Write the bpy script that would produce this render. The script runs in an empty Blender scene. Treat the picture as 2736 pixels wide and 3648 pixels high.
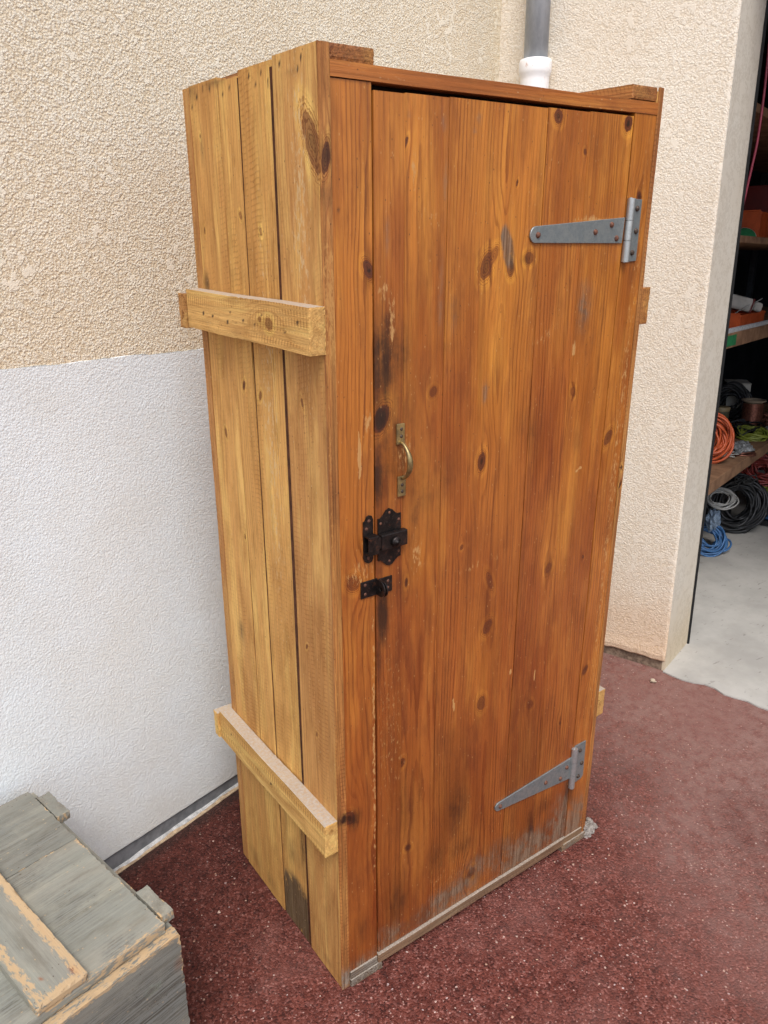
import bpy, bmesh, math, random
import numpy as np
from mathutils import Vector, Matrix, Euler

S = bpy.context.scene
COL = S.collection
# ------------------------------------------------------------------ camera
cam_d = bpy.data.cameras.new("camera")
cam = bpy.data.objects.new("camera", cam_d)
COL.objects.link(cam)
cam.location = (-0.6511805, -1.0597240, 1.5611793)
cam.rotation_euler = (1.2188989, 0.0016463, -0.6255411)
cam_d.sensor_fit = 'HORIZONTAL'
cam_d.sensor_width = 36.0
cam_d.lens = 36.0 * 2794.11 / 2736.0
cam_d.clip_start = 0.02
cam_d.clip_end = 500
S.camera = cam
# ------------------------------------------------------------------ world and sun (soft, overcast)
SUN_EL, SUN_AZ = 58.0, 212.0          # elevation, azimuth the light comes from (clockwise from +Y)
w = bpy.data.worlds.new("World")
S.world = w
w.use_nodes = True
wt = w.node_tree
for n in list(wt.nodes): wt.nodes.remove(n)
wo = wt.nodes.new("ShaderNodeOutputWorld")
bg = wt.nodes.new("ShaderNodeBackground")
sky = wt.nodes.new("ShaderNodeTexSky")
sky.sky_type = 'NISHITA'
sky.sun_disc = False
sky.sun_elevation = math.radians(SUN_EL)
sky.sun_rotation = math.radians(SUN_AZ)
sky.dust_density = 2.0
sky.air_density = 1.0
hsv = wt.nodes.new("ShaderNodeHueSaturation")
hsv.inputs["Saturation"].default_value = 0.76
wt.links.new(sky.outputs[0], hsv.inputs["Color"])
wt.links.new(hsv.outputs[0], bg.inputs[0])
bg.inputs[1].default_value = 0.15
wt.links.new(bg.outputs[0], wo.inputs[0])
sun_d = bpy.data.lights.new("sun", 'SUN')
sun_d.energy = 1.5
sun_d.angle = math.radians(28)
sun_d.color = (1.0, 0.99, 0.98)
sun = bpy.data.objects.new("sun", sun_d)
COL.objects.link(sun)
_a, _e = math.radians(SUN_AZ), math.radians(SUN_EL)
_dir = Vector((math.sin(_a) * math.cos(_e), math.cos(_a) * math.cos(_e), math.sin(_e)))
sun.rotation_euler = _dir.to_track_quat('Z', 'Y').to_euler()
sun.location = (0, 0, 6)
S.view_settings.view_transform = 'Standard'
S.view_settings.look = 'None'
S.view_settings.exposure = 0.77
S.view_settings.gamma = 1.0
S.view_settings.use_curve_mapping = False

rnd = random.Random(7)
RNG = np.random.default_rng(11)

# building frame: the walls stand plumb while the yard falls slightly, so they lean a little against the cabinet
RB = Euler((-0.0301778, 0.0342219, 0.2794601), 'XYZ').to_matrix()
RBn = np.array(RB)
def B(x, y, z): return RB @ Vector((x, y, z))
def floor_z(x, y): return 0.0342 * x + 0.0302 * y      # where the ground (world z = 0) lies in the building frame

# ------------------------------------------------------------------ object helpers
def tag(o, label=None, cat=None, group=None, kind=None):
    if label: o["label"] = label
    if cat: o["category"] = cat
    if group: o["group"] = group
    if kind: o["kind"] = kind
    return o
def thing(name, label, cat, loc=(0, 0, 0), group=None, rot=None):
    o = bpy.data.objects.new(name, None)
    o.empty_display_size = 0.05
    COL.objects.link(o)
    o.location = loc
    if rot: o.rotation_euler = rot
    return tag(o, label, cat, group)
def link(name, me, mat, parent=None, smooth=False):
    o = bpy.data.objects.new(name, me)
    COL.objects.link(o)
    if mat is not None:
        for m in (mat if isinstance(mat, (list, tuple)) else [mat]): me.materials.append(m)
    if smooth:
        me.polygons.foreach_set("use_smooth", [True] * len(me.polygons))
    if parent is not None: o.parent = parent
    return o
def mesh(name, V, F):
    me = bpy.data.meshes.new(name)
    me.from_pydata([tuple(v) for v in V], [], [tuple(f) for f in F])
    me.update()
    return me
def bm_mesh(name, bm):
    me = bpy.data.meshes.new(name)
    bm.to_mesh(me); bm.free()
    return me
def bm_box(bm, x0, x1, y0, y1, z0, z1, bevel=0.0, M=None, seg=2):
    g = bmesh.ops.create_cube(bm, size=1.0)
    vs = g['verts']
    for v in vs:
        v.co = Vector((x0 + (v.co.x + .5) * (x1 - x0), y0 + (v.co.y + .5) * (y1 - y0), z0 + (v.co.z + .5) * (z1 - z0)))
    if bevel > 0:
        es = list({e for v in vs for e in v.link_edges})
        r = bmesh.ops.bevel(bm, geom=es, offset=bevel, segments=seg, profile=0.5, affect='EDGES')
        vs = list({v for f in r['faces'] for v in f.verts} | {v for v in vs if v.is_valid})
    if M is not None:
        bmesh.ops.transform(bm, matrix=M, verts=[v for v in vs if v.is_valid])
    return vs
def box_obj(name, dims, mat, parent=None, bevel=0.0, M=None):
    bm = bmesh.new()
    bm_box(bm, *dims, bevel=bevel, M=M)
    return link(name, bm_mesh(name, bm), mat, parent)
def bm_cyl(bm, p0, p1, r0, r1=None, seg=24, caps=True):
    r1 = r0 if r1 is None else r1
    p0, p1 = Vector(p0), Vector(p1)
    d = (p1 - p0)
    q = d.to_track_quat('Z', 'Y').to_matrix()
    rings = []
    for p, r in ((p0, r0), (p1, r1)):
        rings.append([bm.verts.new(p + q @ Vector((r * math.cos(2 * math.pi * i / seg), r * math.sin(2 * math.pi * i / seg), 0))) for i in range(seg)])
    for i in range(seg):
        j = (i + 1) % seg
        bm.faces.new((rings[0][i], rings[0][j], rings[1][j], rings[1][i]))
    if caps:
        bm.faces.new(list(reversed(rings[0]))); bm.faces.new(rings[1])
def bm_lathe(bm, prof, centre=(0, 0, 0), seg=40, R=None):
    rings = []
    c = Vector(centre)
    for r, z in prof:
        ring = []
        for i in range(seg):
            a = 2 * math.pi * i / seg
            p = Vector((r * math.cos(a), r * math.sin(a), z))
            if R is not None: p = R @ p
            ring.append(bm.verts.new(c + p))
        rings.append(ring)
    for k in range(len(rings) - 1):
        for i in range(seg):
            j = (i + 1) % seg
            bm.faces.new((rings[k][i], rings[k][j], rings[k + 1][j], rings[k + 1][i]))
def bm_tube(bm, pts, r, seg=8, closed=False, flat=1.0):
    pts = [Vector(p) for p in pts]
    n = len(pts)
    rings = []
    up = Vector((0.13, 0.21, 1)).normalized()
    prev = None
    for i, p in enumerate(pts):
        a = pts[i - 1] if (i > 0 or closed) else p
        b = pts[(i + 1) % n] if (i < n - 1 or closed) else p
        t = (b - a)
        if t.length < 1e-9: t = Vector((0, 0, 1))
        t.normalize()
        if prev is None:
            s = t.cross(up)
            if s.length < 1e-3: s = t.cross(Vector((1, 0, 0)))
        else:
            s = prev - t * prev.dot(t)
        s.normalize(); prev = s
        q = t.cross(s)
        rr = r[i] if isinstance(r, (list, tuple)) else r
        rings.append([bm.verts.new(p + s * (rr * math.cos(2 * math.pi * k / seg)) + q * (rr * flat * math.sin(2 * math.pi * k / seg))) for k in range(seg)])
    m = n if closed else n - 1
    for i in range(m):
        A, Bq = rings[i], rings[(i + 1) % n]
        for k in range(seg):
            l = (k + 1) % seg
            try: bm.faces.new((A[k], A[l], Bq[l], Bq[k]))
            except ValueError: pass
    if not closed:
        bm.faces.new(list(reversed(rings[0]))); bm.faces.new(rings[-1])

# ------------------------------------------------------------------ material helpers
class NT:
    def __init__(s, name):
        s.m = bpy.data.materials.new(name); s.m.use_nodes = True
        s.t = s.m.node_tree
        for n in list(s.t.nodes): s.t.nodes.remove(n)
        s.out = s.t.nodes.new("ShaderNodeOutputMaterial")
        s.p = s.t.nodes.new("ShaderNodeBsdfPrincipled")
        s.t.links.new(s.p.outputs[0], s.out.inputs[0])
    def n(s, typ, **kw):
        x = s.t.nodes.new(typ)
        for k, v in kw.items(): setattr(x, k, v)
        return x
    def set(s, sock, v):
        if isinstance(v, bpy.types.NodeSocket): s.t.links.new(v, sock)
        elif isinstance(v, (tuple, list)):
            if sock.type == 'RGBA' and len(v) == 3: v = tuple(v) + (1.0,)
            sock.default_value = v
        else: sock.default_value = v
    def math(s, op, a, b=0.0, c=None, clamp=False):
        x = s.n("ShaderNodeMath", operation=op, use_clamp=clamp)
        s.set(x.inputs[0], a); s.set(x.inputs[1], b)
        if c is not None: s.set(x.inputs[2], c)
        return x.outputs[0]
    def mix(s, f, a, b, mode='MIX'):
        x = s.n("ShaderNodeMix", data_type='RGBA', blend_type=mode)
        s.set(x.inputs[0], f); s.set(x.inputs[6], a); s.set(x.inputs[7], b)
        return x.outputs[2]
    def ramp(s, v, a, b, lo=0.0, hi=1.0, smooth=True):
        x = s.n("ShaderNodeMapRange", interpolation_type='SMOOTHSTEP' if smooth else 'LINEAR')
        s.set(x.inputs[0], v); s.set(x.inputs[1], a); s.set(x.inputs[2], b); s.set(x.inputs[3], lo); s.set(x.inputs[4], hi)
        return x.outputs[0]
    def noise(s, vec, scale, detail=3.0, rough=0.55, dist=0.0, out=0):
        x = s.n("ShaderNodeTexNoise")
        if vec is not None: s.set(x.inputs["Vector"], vec)
        s.set(x.inputs["Scale"], scale); s.set(x.inputs["Detail"], detail); s.set(x.inputs["Roughness"], rough); s.set(x.inputs["Distortion"], dist)
        return x.outputs[out]
    def vor(s, vec, scale, feature='F1', out=0, rand=1.0):
        x = s.n("ShaderNodeTexVoronoi", feature=feature)
        if vec is not None: s.set(x.inputs["Vector"], vec)
        s.set(x.inputs["Scale"], scale); s.set(x.inputs["Randomness"], rand)
        return x.outputs[out]
    def vmul(s, v, k):
        x = s.n("ShaderNodeVectorMath", operation='MULTIPLY')
        s.set(x.inputs[0], v); s.set(x.inputs[1], k)
        return x.outputs[0]
    def vadd(s, v, k):
        x = s.n("ShaderNodeVectorMath", operation='ADD')
        s.set(x.inputs[0], v); s.set(x.inputs[1], k)
        return x.outputs[0]
    def dot(s, v, k):
        x = s.n("ShaderNodeVectorMath", operation='DOT_PRODUCT')
        s.set(x.inputs[0], v); s.set(x.inputs[1], k)
        return x.outputs["Value"]
    def obj(s): return s.n("ShaderNodeTexCoord").outputs["Object"]
    def pos(s): return s.n("ShaderNodeNewGeometry").outputs["Position"]
    def bump(s, h, strength, dist, normal=None):
        x = s.n("ShaderNodeBump")
        s.set(x.inputs["Height"], h); s.set(x.inputs["Strength"], strength); s.set(x.inputs["Distance"], dist)
        if normal is not None: s.set(x.inputs["Normal"], normal)
        return x.outputs[0]
    def fin(s, col, rough=0.6, spec=0.5, metal=0.0, nrm=None):
        s.set(s.p.inputs["Base Color"], col); s.set(s.p.inputs["Roughness"], rough)
        s.set(s.p.inputs["Specular IOR Level"], spec); s.set(s.p.inputs["Metallic"], metal)
        if nrm is not None: s.set(s.p.inputs["Normal"], nrm)
        return s.m

def wood_mat(name, early, late, blotch, knot, rough=0.5, spec=0.35, ringk=190.0, late_amt=0.75, fib=0.35, saw=0.0, dust=0.0,
             stain_c=(0.030, 0.012, 0.006), grey_c=(0.27, 0.22, 0.17), scuff_c=(0.55, 0.38, 0.20), bump=1.0, wear=0.0, pale_c=(1.26, 1.48, 1.50)):
    t = NT(name)
    def attr(nm):
        a = t.n("ShaderNodeAttribute"); a.attribute_name = nm; return a
    A, Bq, C = attr("wa"), attr("wb"), attr("wc")
    sa = t.n("ShaderNodeSeparateColor"); t.set(sa.inputs[0], A.outputs["Color"])
    sb = t.n("ShaderNodeSeparateColor"); t.set(sb.inputs[0], Bq.outputs["Color"])
    ring, kn, stain, grey = sa.outputs[0], sa.outputs[1], sa.outputs[2], A.outputs["Alpha"]
    scuff, pid, kdark, edge = sb.outputs[0], sb.outputs[1], sb.outputs[2], Bq.outputs["Alpha"]
    wc = C.outputs["Vector"]
    wv = t.vadd(wc, t.vmul(t.n("ShaderNodeCombineXYZ").outputs[0], (0, 0, 0)))
    # growth rings
    wob = t.noise(t.vmul(wc, (14, 14, 1.6)), 1.0, 3)
    wob2 = t.noise(t.vmul(wc, (80, 80, 7)), 1.0, 4, 0.7)
    x = t.math('MULTIPLY', ring, ringk)
    x = t.math('ADD', x, t.math('MULTIPLY', wob, 4.0))
    x = t.math('ADD', x, t.math('MULTIPLY', wob2, 0.8))
    fr = t.math('FRACT', x)
    late_m = t.math('MULTIPLY', t.ramp(fr, 0.50, 0.84), t.ramp(fr, 1.0, 0.93))
    # each ring has its own strength
    rid = t.math('FLOOR', x)
    wn = t.n("ShaderNodeTexWhiteNoise", noise_dimensions='1D'); t.set(wn.inputs["W"], rid)
    late_m = t.math('MULTIPLY', late_m, t.ramp(wn.outputs[0], 0, 1, 0.35, 1.0, False))
    fibre = t.ramp(t.noise(t.vmul(wc, (330, 330, 7)), 1.0, 4, 0.75), 0.34, 0.66)
    fibre2 = t.ramp(t.noise(t.vmul(wc, (105, 105, 2.0)), 1.0, 5, 0.72), 0.33, 0.67)
    bl = t.noise(t.vmul(wc, (9, 9, 2.0)), 1.0, 5, 0.6)
    lmod = t.noise(t.vadd(t.vmul(wc, (26, 26, 2.4)), (1.0, 9.0, 5.0)), 1.0, 3, 0.6)
    col = t.mix(t.math('MULTIPLY', late_m, t.math('MAXIMUM', t.ramp(lmod, 0.34, 0.66, late_amt * 0.25, late_amt), t.ramp(kn, 0.0, 0.2, 0.0, late_amt))), early, late)
    bl2 = t.noise(t.vmul(wc, (30, 30, 9)), 1.0, 5, 0.65)
    col = t.mix(t.ramp(bl, 0.38, 0.68, 0.0, 0.75), col, blotch, 'MIX')
    col = t.mix(t.ramp(bl2, 0.45, 0.72, 0.0, 0.45), col, t.mix(1.0, col, (0.50, 0.42, 0.36), 'MULTIPLY'))
    pale = t.noise(t.vadd(t.vmul(wc, (22, 22, 3.2)), (7.0, 3.0, 1.0)), 1.0, 5, 0.65)
    col = t.mix(t.ramp(pale, 0.46, 0.66, 0.0, 0.85), col, t.mix(1.0, col, pale_c, 'MULTIPLY'))
    f = t.math('ADD', t.math('MULTIPLY', fibre, fib), t.math('MULTIPLY', fibre2, fib))
    f = t.math('ADD', f, 1.0 - fib)
    col = t.mix(1.0, col, t.n("ShaderNodeCombineColor").outputs[0], 'MIX') if False else col
    cc = t.n("ShaderNodeCombineColor"); t.set(cc.inputs[0], f); t.set(cc.inputs[1], f); t.set(cc.inputs[2], f)
    col = t.mix(1.0, col, cc.outputs[0], 'MULTIPLY')
    hs = t.n("ShaderNodeHueSaturation"); t.set(hs.inputs["Color"], col)
    t.set(hs.inputs["Value"], t.math('ADD', 0.84, t.math('MULTIPLY', pid, 0.32))); t.set(hs.inputs["Hue"], t.ramp(pid, 0, 1, 0.494, 0.506, False))
    col = hs.outputs[0]
    if saw > 0:   # circular-saw marks across the board
        sc = t.n("ShaderNodeSeparateXYZ"); t.set(sc.inputs[0], wc)
        q = t.math('ADD', t.math('MULTIPLY', sc.outputs[2], 105.0), t.math('MULTIPLY', sc.outputs[0], 16.0))
        q = t.math('ADD', q, t.math('MULTIPLY', wob, 3.0))
        sm = t.math('MULTIPLY', t.ramp(t.math('FRACT', q), 0.55, 0.95), t.ramp(bl, 0.42, 0.62))
        sm = t.math('MULTIPLY', sm, t.ramp(fibre2, 0.35, 0.6))
        col = t.mix(t.math('MULTIPLY', sm, saw), col, t.mix(1.0, col, (0.45, 0.36, 0.30), 'MULTIPLY'))
        rz = t.noise(t.vmul(wc, (340, 340, 110)), 1.0, 4, 0.7)
        col = t.mix(t.ramp(rz, 0.56, 0.74, 0.0, 0.6), col, t.mix(1.0, col, (0.50, 0.40, 0.32), 'MULTIPLY'))
    # knots
    kno = t.noise(t.vmul(wc, (110, 110, 80)), 1.0, 4, 0.65)
    kn = t.math('ADD', kn, t.math('MULTIPLY', t.math('SUBTRACT', kno, 0.5), t.math('MULTIPLY', t.ramp(kn, 0.0, 0.3), 0.26)))
    kr = t.math('SINE', t.math('MULTIPLY', kn, 66.0))
    kc = t.mix(t.ramp(kn, 0.66, 0.84, 0.0, 0.65), knot, t.mix(0.5, knot, blotch))
    kc = t.mix(t.ramp(kr, -0.6, 1, 0, 0.6), kc, t.mix(1.0, kc, (0.40, 0.32, 0.30), 'MULTIPLY'))
    kc = t.mix(t.math('MULTIPLY', t.ramp(t.math('ADD', kn, t.math('MULTIPLY', t.math('SUBTRACT', bl2, 0.5), 0.5)), 0.70, 0.90), kdark), kc, (0.012, 0.006, 0.004))
    gold = t.math('MULTIPLY', t.ramp(kn, 0.08, 0.34), t.ramp(kn, 0.60, 0.48))
    col = t.mix(t.math('MULTIPLY', gold, 0.75), col, t.mix(1.0, col, (1.30, 1.50, 1.4), 'MULTIPLY'))
    halo = t.math('MULTIPLY', t.ramp(kn, 0.22, 0.52), t.ramp(kr, 0.1, 0.9))
    col = t.mix(t.math('MULTIPLY', halo, 0.80), col, t.mix(1.0, col, (0.42, 0.26, 0.18), 'MULTIPLY'))
    kmask = t.ramp(kn, 0.57, 0.63)
    col = t.mix(t.math('MULTIPLY', kmask, t.ramp(kdark, 0, 1, 0.35, 0.97, False)), col, kc)
    # stains, greying, scuffs
    bn = t.noise(t.vmul(wc, (46, 46, 14)), 1.0, 5, 0.7)
    bi = t.noise(t.vmul(wc, (42, 42, 30)), 1.0, 6, 0.72)
    stn = t.math('ADD', t.math('SUBTRACT', bi, 0.5), t.math('MULTIPLY', t.math('SUBTRACT', fibre2, 0.5), 0.30))
    st = t.ramp(t.math('ADD', stain, t.math('MULTIPLY', stn, t.math('MULTIPLY', stain, 1.7))), 0.04, 1.05)
    col = t.mix(t.math('MULTIPLY', st, 0.93), col, stain_c)
    gr = t.ramp(t.math('ADD', grey, t.math('MULTIPLY', t.math('SUBTRACT', bi, 0.5), t.math('MULTIPLY', grey, 3.4))), 0.08, 0.95)
    gcol = t.mix(t.ramp(t.math('ADD', t.math('MULTIPLY', fibre, 0.5), t.math('MULTIPLY', bi, 0.5)), 0.38, 0.60), t.mix(1.0, grey_c, (0.40, 0.34, 0.30), 'MULTIPLY'), grey_c)
    col = t.mix(t.math('MULTIPLY', gr, 0.85), col, gcol)
    sn = t.noise(t.vmul(wc, (190, 190, 60)), 1.0, 3, 0.7)
    sf = t.ramp(t.math('ADD', t.math('MULTIPLY', scuff, 0.55), sn), 0.66, 0.80)
    sf = t.math('MULTIPLY', sf, t.ramp(scuff, 0.0, 0.3))
    col = t.mix(t.math('MULTIPLY', sf, 0.8), col, scuff_c)
    # tiny pits and specks
    pit = t.vor(t.vmul(wc, (1, 1, 0.7)), 75.0)
    pm = t.math('MULTIPLY', t.ramp(pit, 0.11, 0.05), t.ramp(bn, 0.42, 0.55))
    col = t.mix(t.math('MULTIPLY', pm, 0.65), col, (0.05, 0.022, 0.012))
    lit = t.vor(t.vmul(t.vadd(wc, (3.1, 1.7, 4.4)), (1, 1, 0.6)), 85.0)
    lm = t.math('MULTIPLY', t.ramp(lit, 0.13, 0.07), t.ramp(bl2, 0.42, 0.55))
    col = t.mix(t.math('MULTIPLY', lm, 0.5), col, scuff_c)
    if wear > 0:
        em = t.ramp(t.math('SUBTRACT', edge, t.math('MULTIPLY', t.math('SUBTRACT', t.math('ADD', t.math('MULTIPLY', bn, 0.45), t.math('MULTIPLY', t.noise(t.pos(), 13.0, 3, 0.6), 0.55)), 0.575), 0.085)), 0.0025, 0.0)
        col = t.mix(t.math('MULTIPLY', em, wear), col, scuff_c)
    if dust > 0:   # settled dust lies on up-facing faces
        g = t.n("ShaderNodeNewGeometry"); sx = t.n("ShaderNodeSeparateXYZ"); t.set(sx.inputs[0], g.outputs["Normal"])
        up = t.ramp(sx.outputs[2], 0.55, 0.9)
        dn = t.noise(t.pos(), 160.0, 4, 0.7)
        col = t.mix(t.math('MULTIPLY', up, t.ramp(dn, 0.25, 0.65, dust * 0.55, dust)), col, t.mix(dn, (0.28, 0.23, 0.18), (0.50, 0.44, 0.37)))
    h = t.math('ADD', t.math('MULTIPLY', late_m, 0.30), t.math('MULTIPLY', fibre, 0.5))
    h = t.math('ADD', h, t.math('MULTIPLY', bn, 0.25))
    rz2 = t.noise(t.vmul(wc, (260, 260, 120)), 1.0, 3, 0.7)
    h = t.math('ADD', h, t.math('MULTIPLY', rz2, 0.7 if saw > 0 else 0.15))
    nrm = t.bump(h, 0.55 * bump, 0.0012 if saw > 0 else 0.0006)
    r = t.ramp(bl2, 0.3, 0.7, rough - 0.08, rough + 0.10)
    r = t.math('ADD', r, t.math('MULTIPLY', gr, 0.25), clamp=True)
    return t.fin(col, r, spec, 0.0, nrm)

def plaster_mat(name, base, deep, scale=95.0, amount=1.0, flats=0.5, flat_t=0.54, dist=0.006, dirt=None):
    t = NT(name)
    p = t.obj()
    n1 = t.noise(p, scale * 0.85, 5, 0.68, 0.0)
    v1 = t.vor(t.vadd(p, t.vmul(t.noise(p, scale * 0.6, 2, 0.5, 0, 1), (0.004, 0.004, 0.004))), scale * 1.0)
    n0 = t.noise(p, scale * 0.40, 3, 0.6)
    h = t.math('ADD', t.math('MULTIPLY', n1, 0.75), t.math('MULTIPLY', t.math('SUBTRACT', 0.55, v1), 0.50))
    h = t.math('ADD', h, t.math('MULTIPLY', t.math('SUBTRACT', n0, 0.35), 0.7))
    big = t.noise(p, 7.0, 4, 0.6)
    med = t.noise(p, scale * 0.24, 4, 0.65)
    # trowel-flattened patches cap the peaks
    f = t.math('ADD', t.math('MULTIPLY', med, 0.62), t.math('MULTIPLY', big, 0.38))
    fl = t.ramp(f, flat_t, flat_t + 0.045, 0.0, flats)
    hf = t.math('ADD', t.math('MULTIPLY', h, t.math('SUBTRACT', 1.0, fl)), t.math('MULTIPLY', fl, 0.78))
    fine = t.noise(p, scale * 4.2, 3, 0.6)
    hh = t.math('ADD', hf, t.math('MULTIPLY', fine, 0.07))
    pit_shade = t.ramp(hf, 0.66, 0.38)
    col = t.mix(pit_shade, base, deep)  # self-shadow of the pits painted in as the deeper colour
    col = t.mix(t.ramp(big, 0.35, 0.68, 0.0, 0.28), col, t.mix(1.0, col, (0.90, 0.84, 0.76), 'MULTIPLY'))
    lg = t.noise(p, 2.2, 3, 0.6)
    col = t.mix(t.ramp(lg, 0.35, 0.65, 0.0, 0.5), col, t.mix(1.0, col, (0.93, 0.90, 0.87), 'MULTIPLY'))
    if dirt is not None:   # soiling with its own shape low on the wall
        z0, z1, dc, am = dirt
        s = t.n("ShaderNodeSeparateXYZ"); t.set(s.inputs[0], p)
        dz = t.math('ADD', s.outputs[2], t.math('MULTIPLY', t.math('SUBTRACT', t.noise(p, 9.0, 4, 0.6), 0.5), 0.22))
        col = t.mix(t.ramp(dz, z1, z0, 0, am), col, t.mix(1.0, col, dc, 'MULTIPLY'))
    nrm = t.bump(hh, amount, dist)
    return t.fin(col, 0.88, 0.2, 0.0, nrm)

def simple_mat(name, col, rough=0.5, spec=0.5, metal=0.0, var=0.15, scale=40.0, bump=0.0, col2=None, dist=0.001):
    t = NT(name)
    p = t.obj()
    n = t.noise(p, scale, 4, 0.65)
    c2 = col2 if col2 is not None else tuple(c * (1 - 2 * var) for c in col)
    c = t.mix(t.ramp(n, 0.35, 0.68), col, c2)
    nr = t.bump(t.noise(p, scale * 6, 3, 0.6), bump, dist) if bump > 0 else None
    return t.fin(c, t.ramp(n, 0.3, 0.7, max(rough - 0.06, 0.02), min(rough + 0.1, 1.0)), spec, metal, nr)

# ------------------------------------------------------------------ wooden boards: gridded boxes that carry their own grain
def board_arrays(x0, x1, y0, y1, z0, z1, axis='z', step=0.006, front_step=None, warp=0.0006, seed=0, chips=0.0):
    """six gridded faces of a box; returns verts, faces"""
    V, F = [], []
    def n(a, b, st): return max(1, int(round((b - a) / st)))
    st = {'x': step, 'y': step, 'z': step}
    if axis: st[axis] = step * 2.0
    nx, ny, nz = n(x0, x1, st['x']), n(y0, y1, st['y']), n(z0, z1, st['z'])
    xs, ys, zs = np.linspace(x0, x1, nx + 1), np.linspace(y0, y1, ny + 1), np.linspace(z0, z1, nz + 1)
    idx = {}
    def vid(i, j, k):
        key = (i, j, k)
        if key not in idx:
            idx[key] = len(V); V.append((xs[i], ys[j], zs[k]))
        return idx[key]
    for j, flip in ((0, False), (ny, True)):
        for i in range(nx):
            for k in range(nz):
                q = (vid(i, j, k), vid(i + 1, j, k), vid(i + 1, j, k + 1), vid(i, j, k + 1))
                F.append(q[::-1] if flip else q)
    for i, flip in ((0, True), (nx, False)):
        for j in range(ny):
            for k in range(nz):
                q = (vid(i, j, k), vid(i, j + 1, k), vid(i, j + 1, k + 1), vid(i, j, k + 1))
                F.append(q[::-1] if flip else q)
    for k, flip in ((0, True), (nz, False)):
        for i in range(nx):
            for j in range(ny):
                q = (vid(i, j, k), vid(i + 1, j, k), vid(i + 1, j + 1, k), vid(i, j + 1, k))
                F.append(q[::-1] if flip else q)
    return np.array(V), F

def blob(a, b, ca, cb, ra, rb, rot=0.0, p=2.0):
    c, s = math.cos(rot), math.sin(rot)
    da, db = a - ca, b - cb
    u, v = (da * c + db * s) / ra, (-da * s + db * c) / rb
    return np.exp(-(u * u + v * v) ** (p / 2.0))

def wood_attrs(P, dims, axis, pith, knots, feats, seed, wid, tone=None):
    """P verts (n,3). axis = grain axis. knots: (w, l, rw, rl, dark) in world coords of wid axis and grain axis"""
    ax = 'xyz'.index(axis); wx = 'xyz'.index(wid); tx = 3 - ax - wx
    L, W, T = P[:, ax], P[:, wx], P[:, tx]
    r = np.random.default_rng(seed)
    o = r.uniform(-20, 20, 3)
    ph = r.uniform(0, 6.28, 6)
    uc = pith[0] + 0.010 * np.sin(L * 2.1 + ph[0]) + 0.004 * np.sin(L * 6.3 + ph[1])
    dc = pith[1] + pith[2] * (L - pith[3]) + 0.006 * np.sin(L * 3.3 + ph[2])
    ring = np.sqrt((W - uc) ** 2 + (dc + np.abs(T) * 1.0) ** 2)
    kn = np.zeros(len(P)); kd = np.zeros(len(P))
    for (kw, kl, rw, rl, dark) in knots:
        uc0 = np.interp(kl, [kl], [pith[0]])
        f0 = math.sqrt((kw - uc0) ** 2 + (pith[1] + pith[2] * (kl - pith[3])) ** 2)
        rho = ((W - kw) / (rw * 2.6)) ** 2 + ((L - kl) / (rl * 4.2)) ** 2
        ring = f0 + (ring - f0) * (1 - 0.86 * np.exp(-rho)) + 0.004 * np.exp(-rho * 2)
        rw, rl = rw * 0.90, rl * 0.95
        ta = 0.5 * math.sin(kw * 311 + kl * 97); ca, sa_ = math.cos(ta), math.sin(ta)
        dw, dl = (W - kw), (L - kl)
        rr = np.sqrt(((dw * ca + dl * sa_) / rw) ** 2 + ((-dw * sa_ + dl * ca) / rl) ** 2) / 2.4
        m = np.clip(1 - rr, 0, 1)
        kd = np.where(m > kn, dark, kd); kn = np.maximum(kn, m)
    stain = np.zeros(len(P)); grey = np.zeros(len(P)); scuff = np.full(len(P), 0.08); tadd = np.zeros(len(P))
    for f in feats:
        kind, cw, cl, rw, rl = f[:5]
        am = f[5] if len(f) > 5 else 1.0
        rt = f[6] if len(f) > 6 else 0.0
        pw = f[7] if len(f) > 7 else 2.0
        m = am * blob(W, L, cw, cl, rw, rl, rt, pw)
        if kind == 's': stain = np.maximum(stain, m * 1.25)
        elif kind == 'g': grey = np.maximum(grey, m)
        elif kind == 'w': scuff = np.maximum(scuff, m)
        elif kind == 't': tadd = tadd + m
    x0, x1, y0, y1, z0, z1 = dims
    D = np.stack([P[:, 0] - x0, x1 - P[:, 0], P[:, 1] - y0, y1 - P[:, 1], P[:, 2] - z0, z1 - P[:, 2]], 1)
    D = np.abs(D); D.sort(axis=1); edge = D[:, 1]
    pid = np.full(len(P), r.uniform(0, 1))
    if tone is not None: pid = np.clip(tone[0] + tone[1] * (L - 0.9) + (pid - 0.5) * tone[2], -0.6, 1.4)
    pid = pid + tadd
    wa = np.stack([ring, kn, stain, grey], 1)
    wb = np.stack([scuff, pid, kd, edge], 1)
    wc = np.stack([W + o[0], T + o[1], L + o[2]], 1)
    return wa, wb, wc

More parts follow.
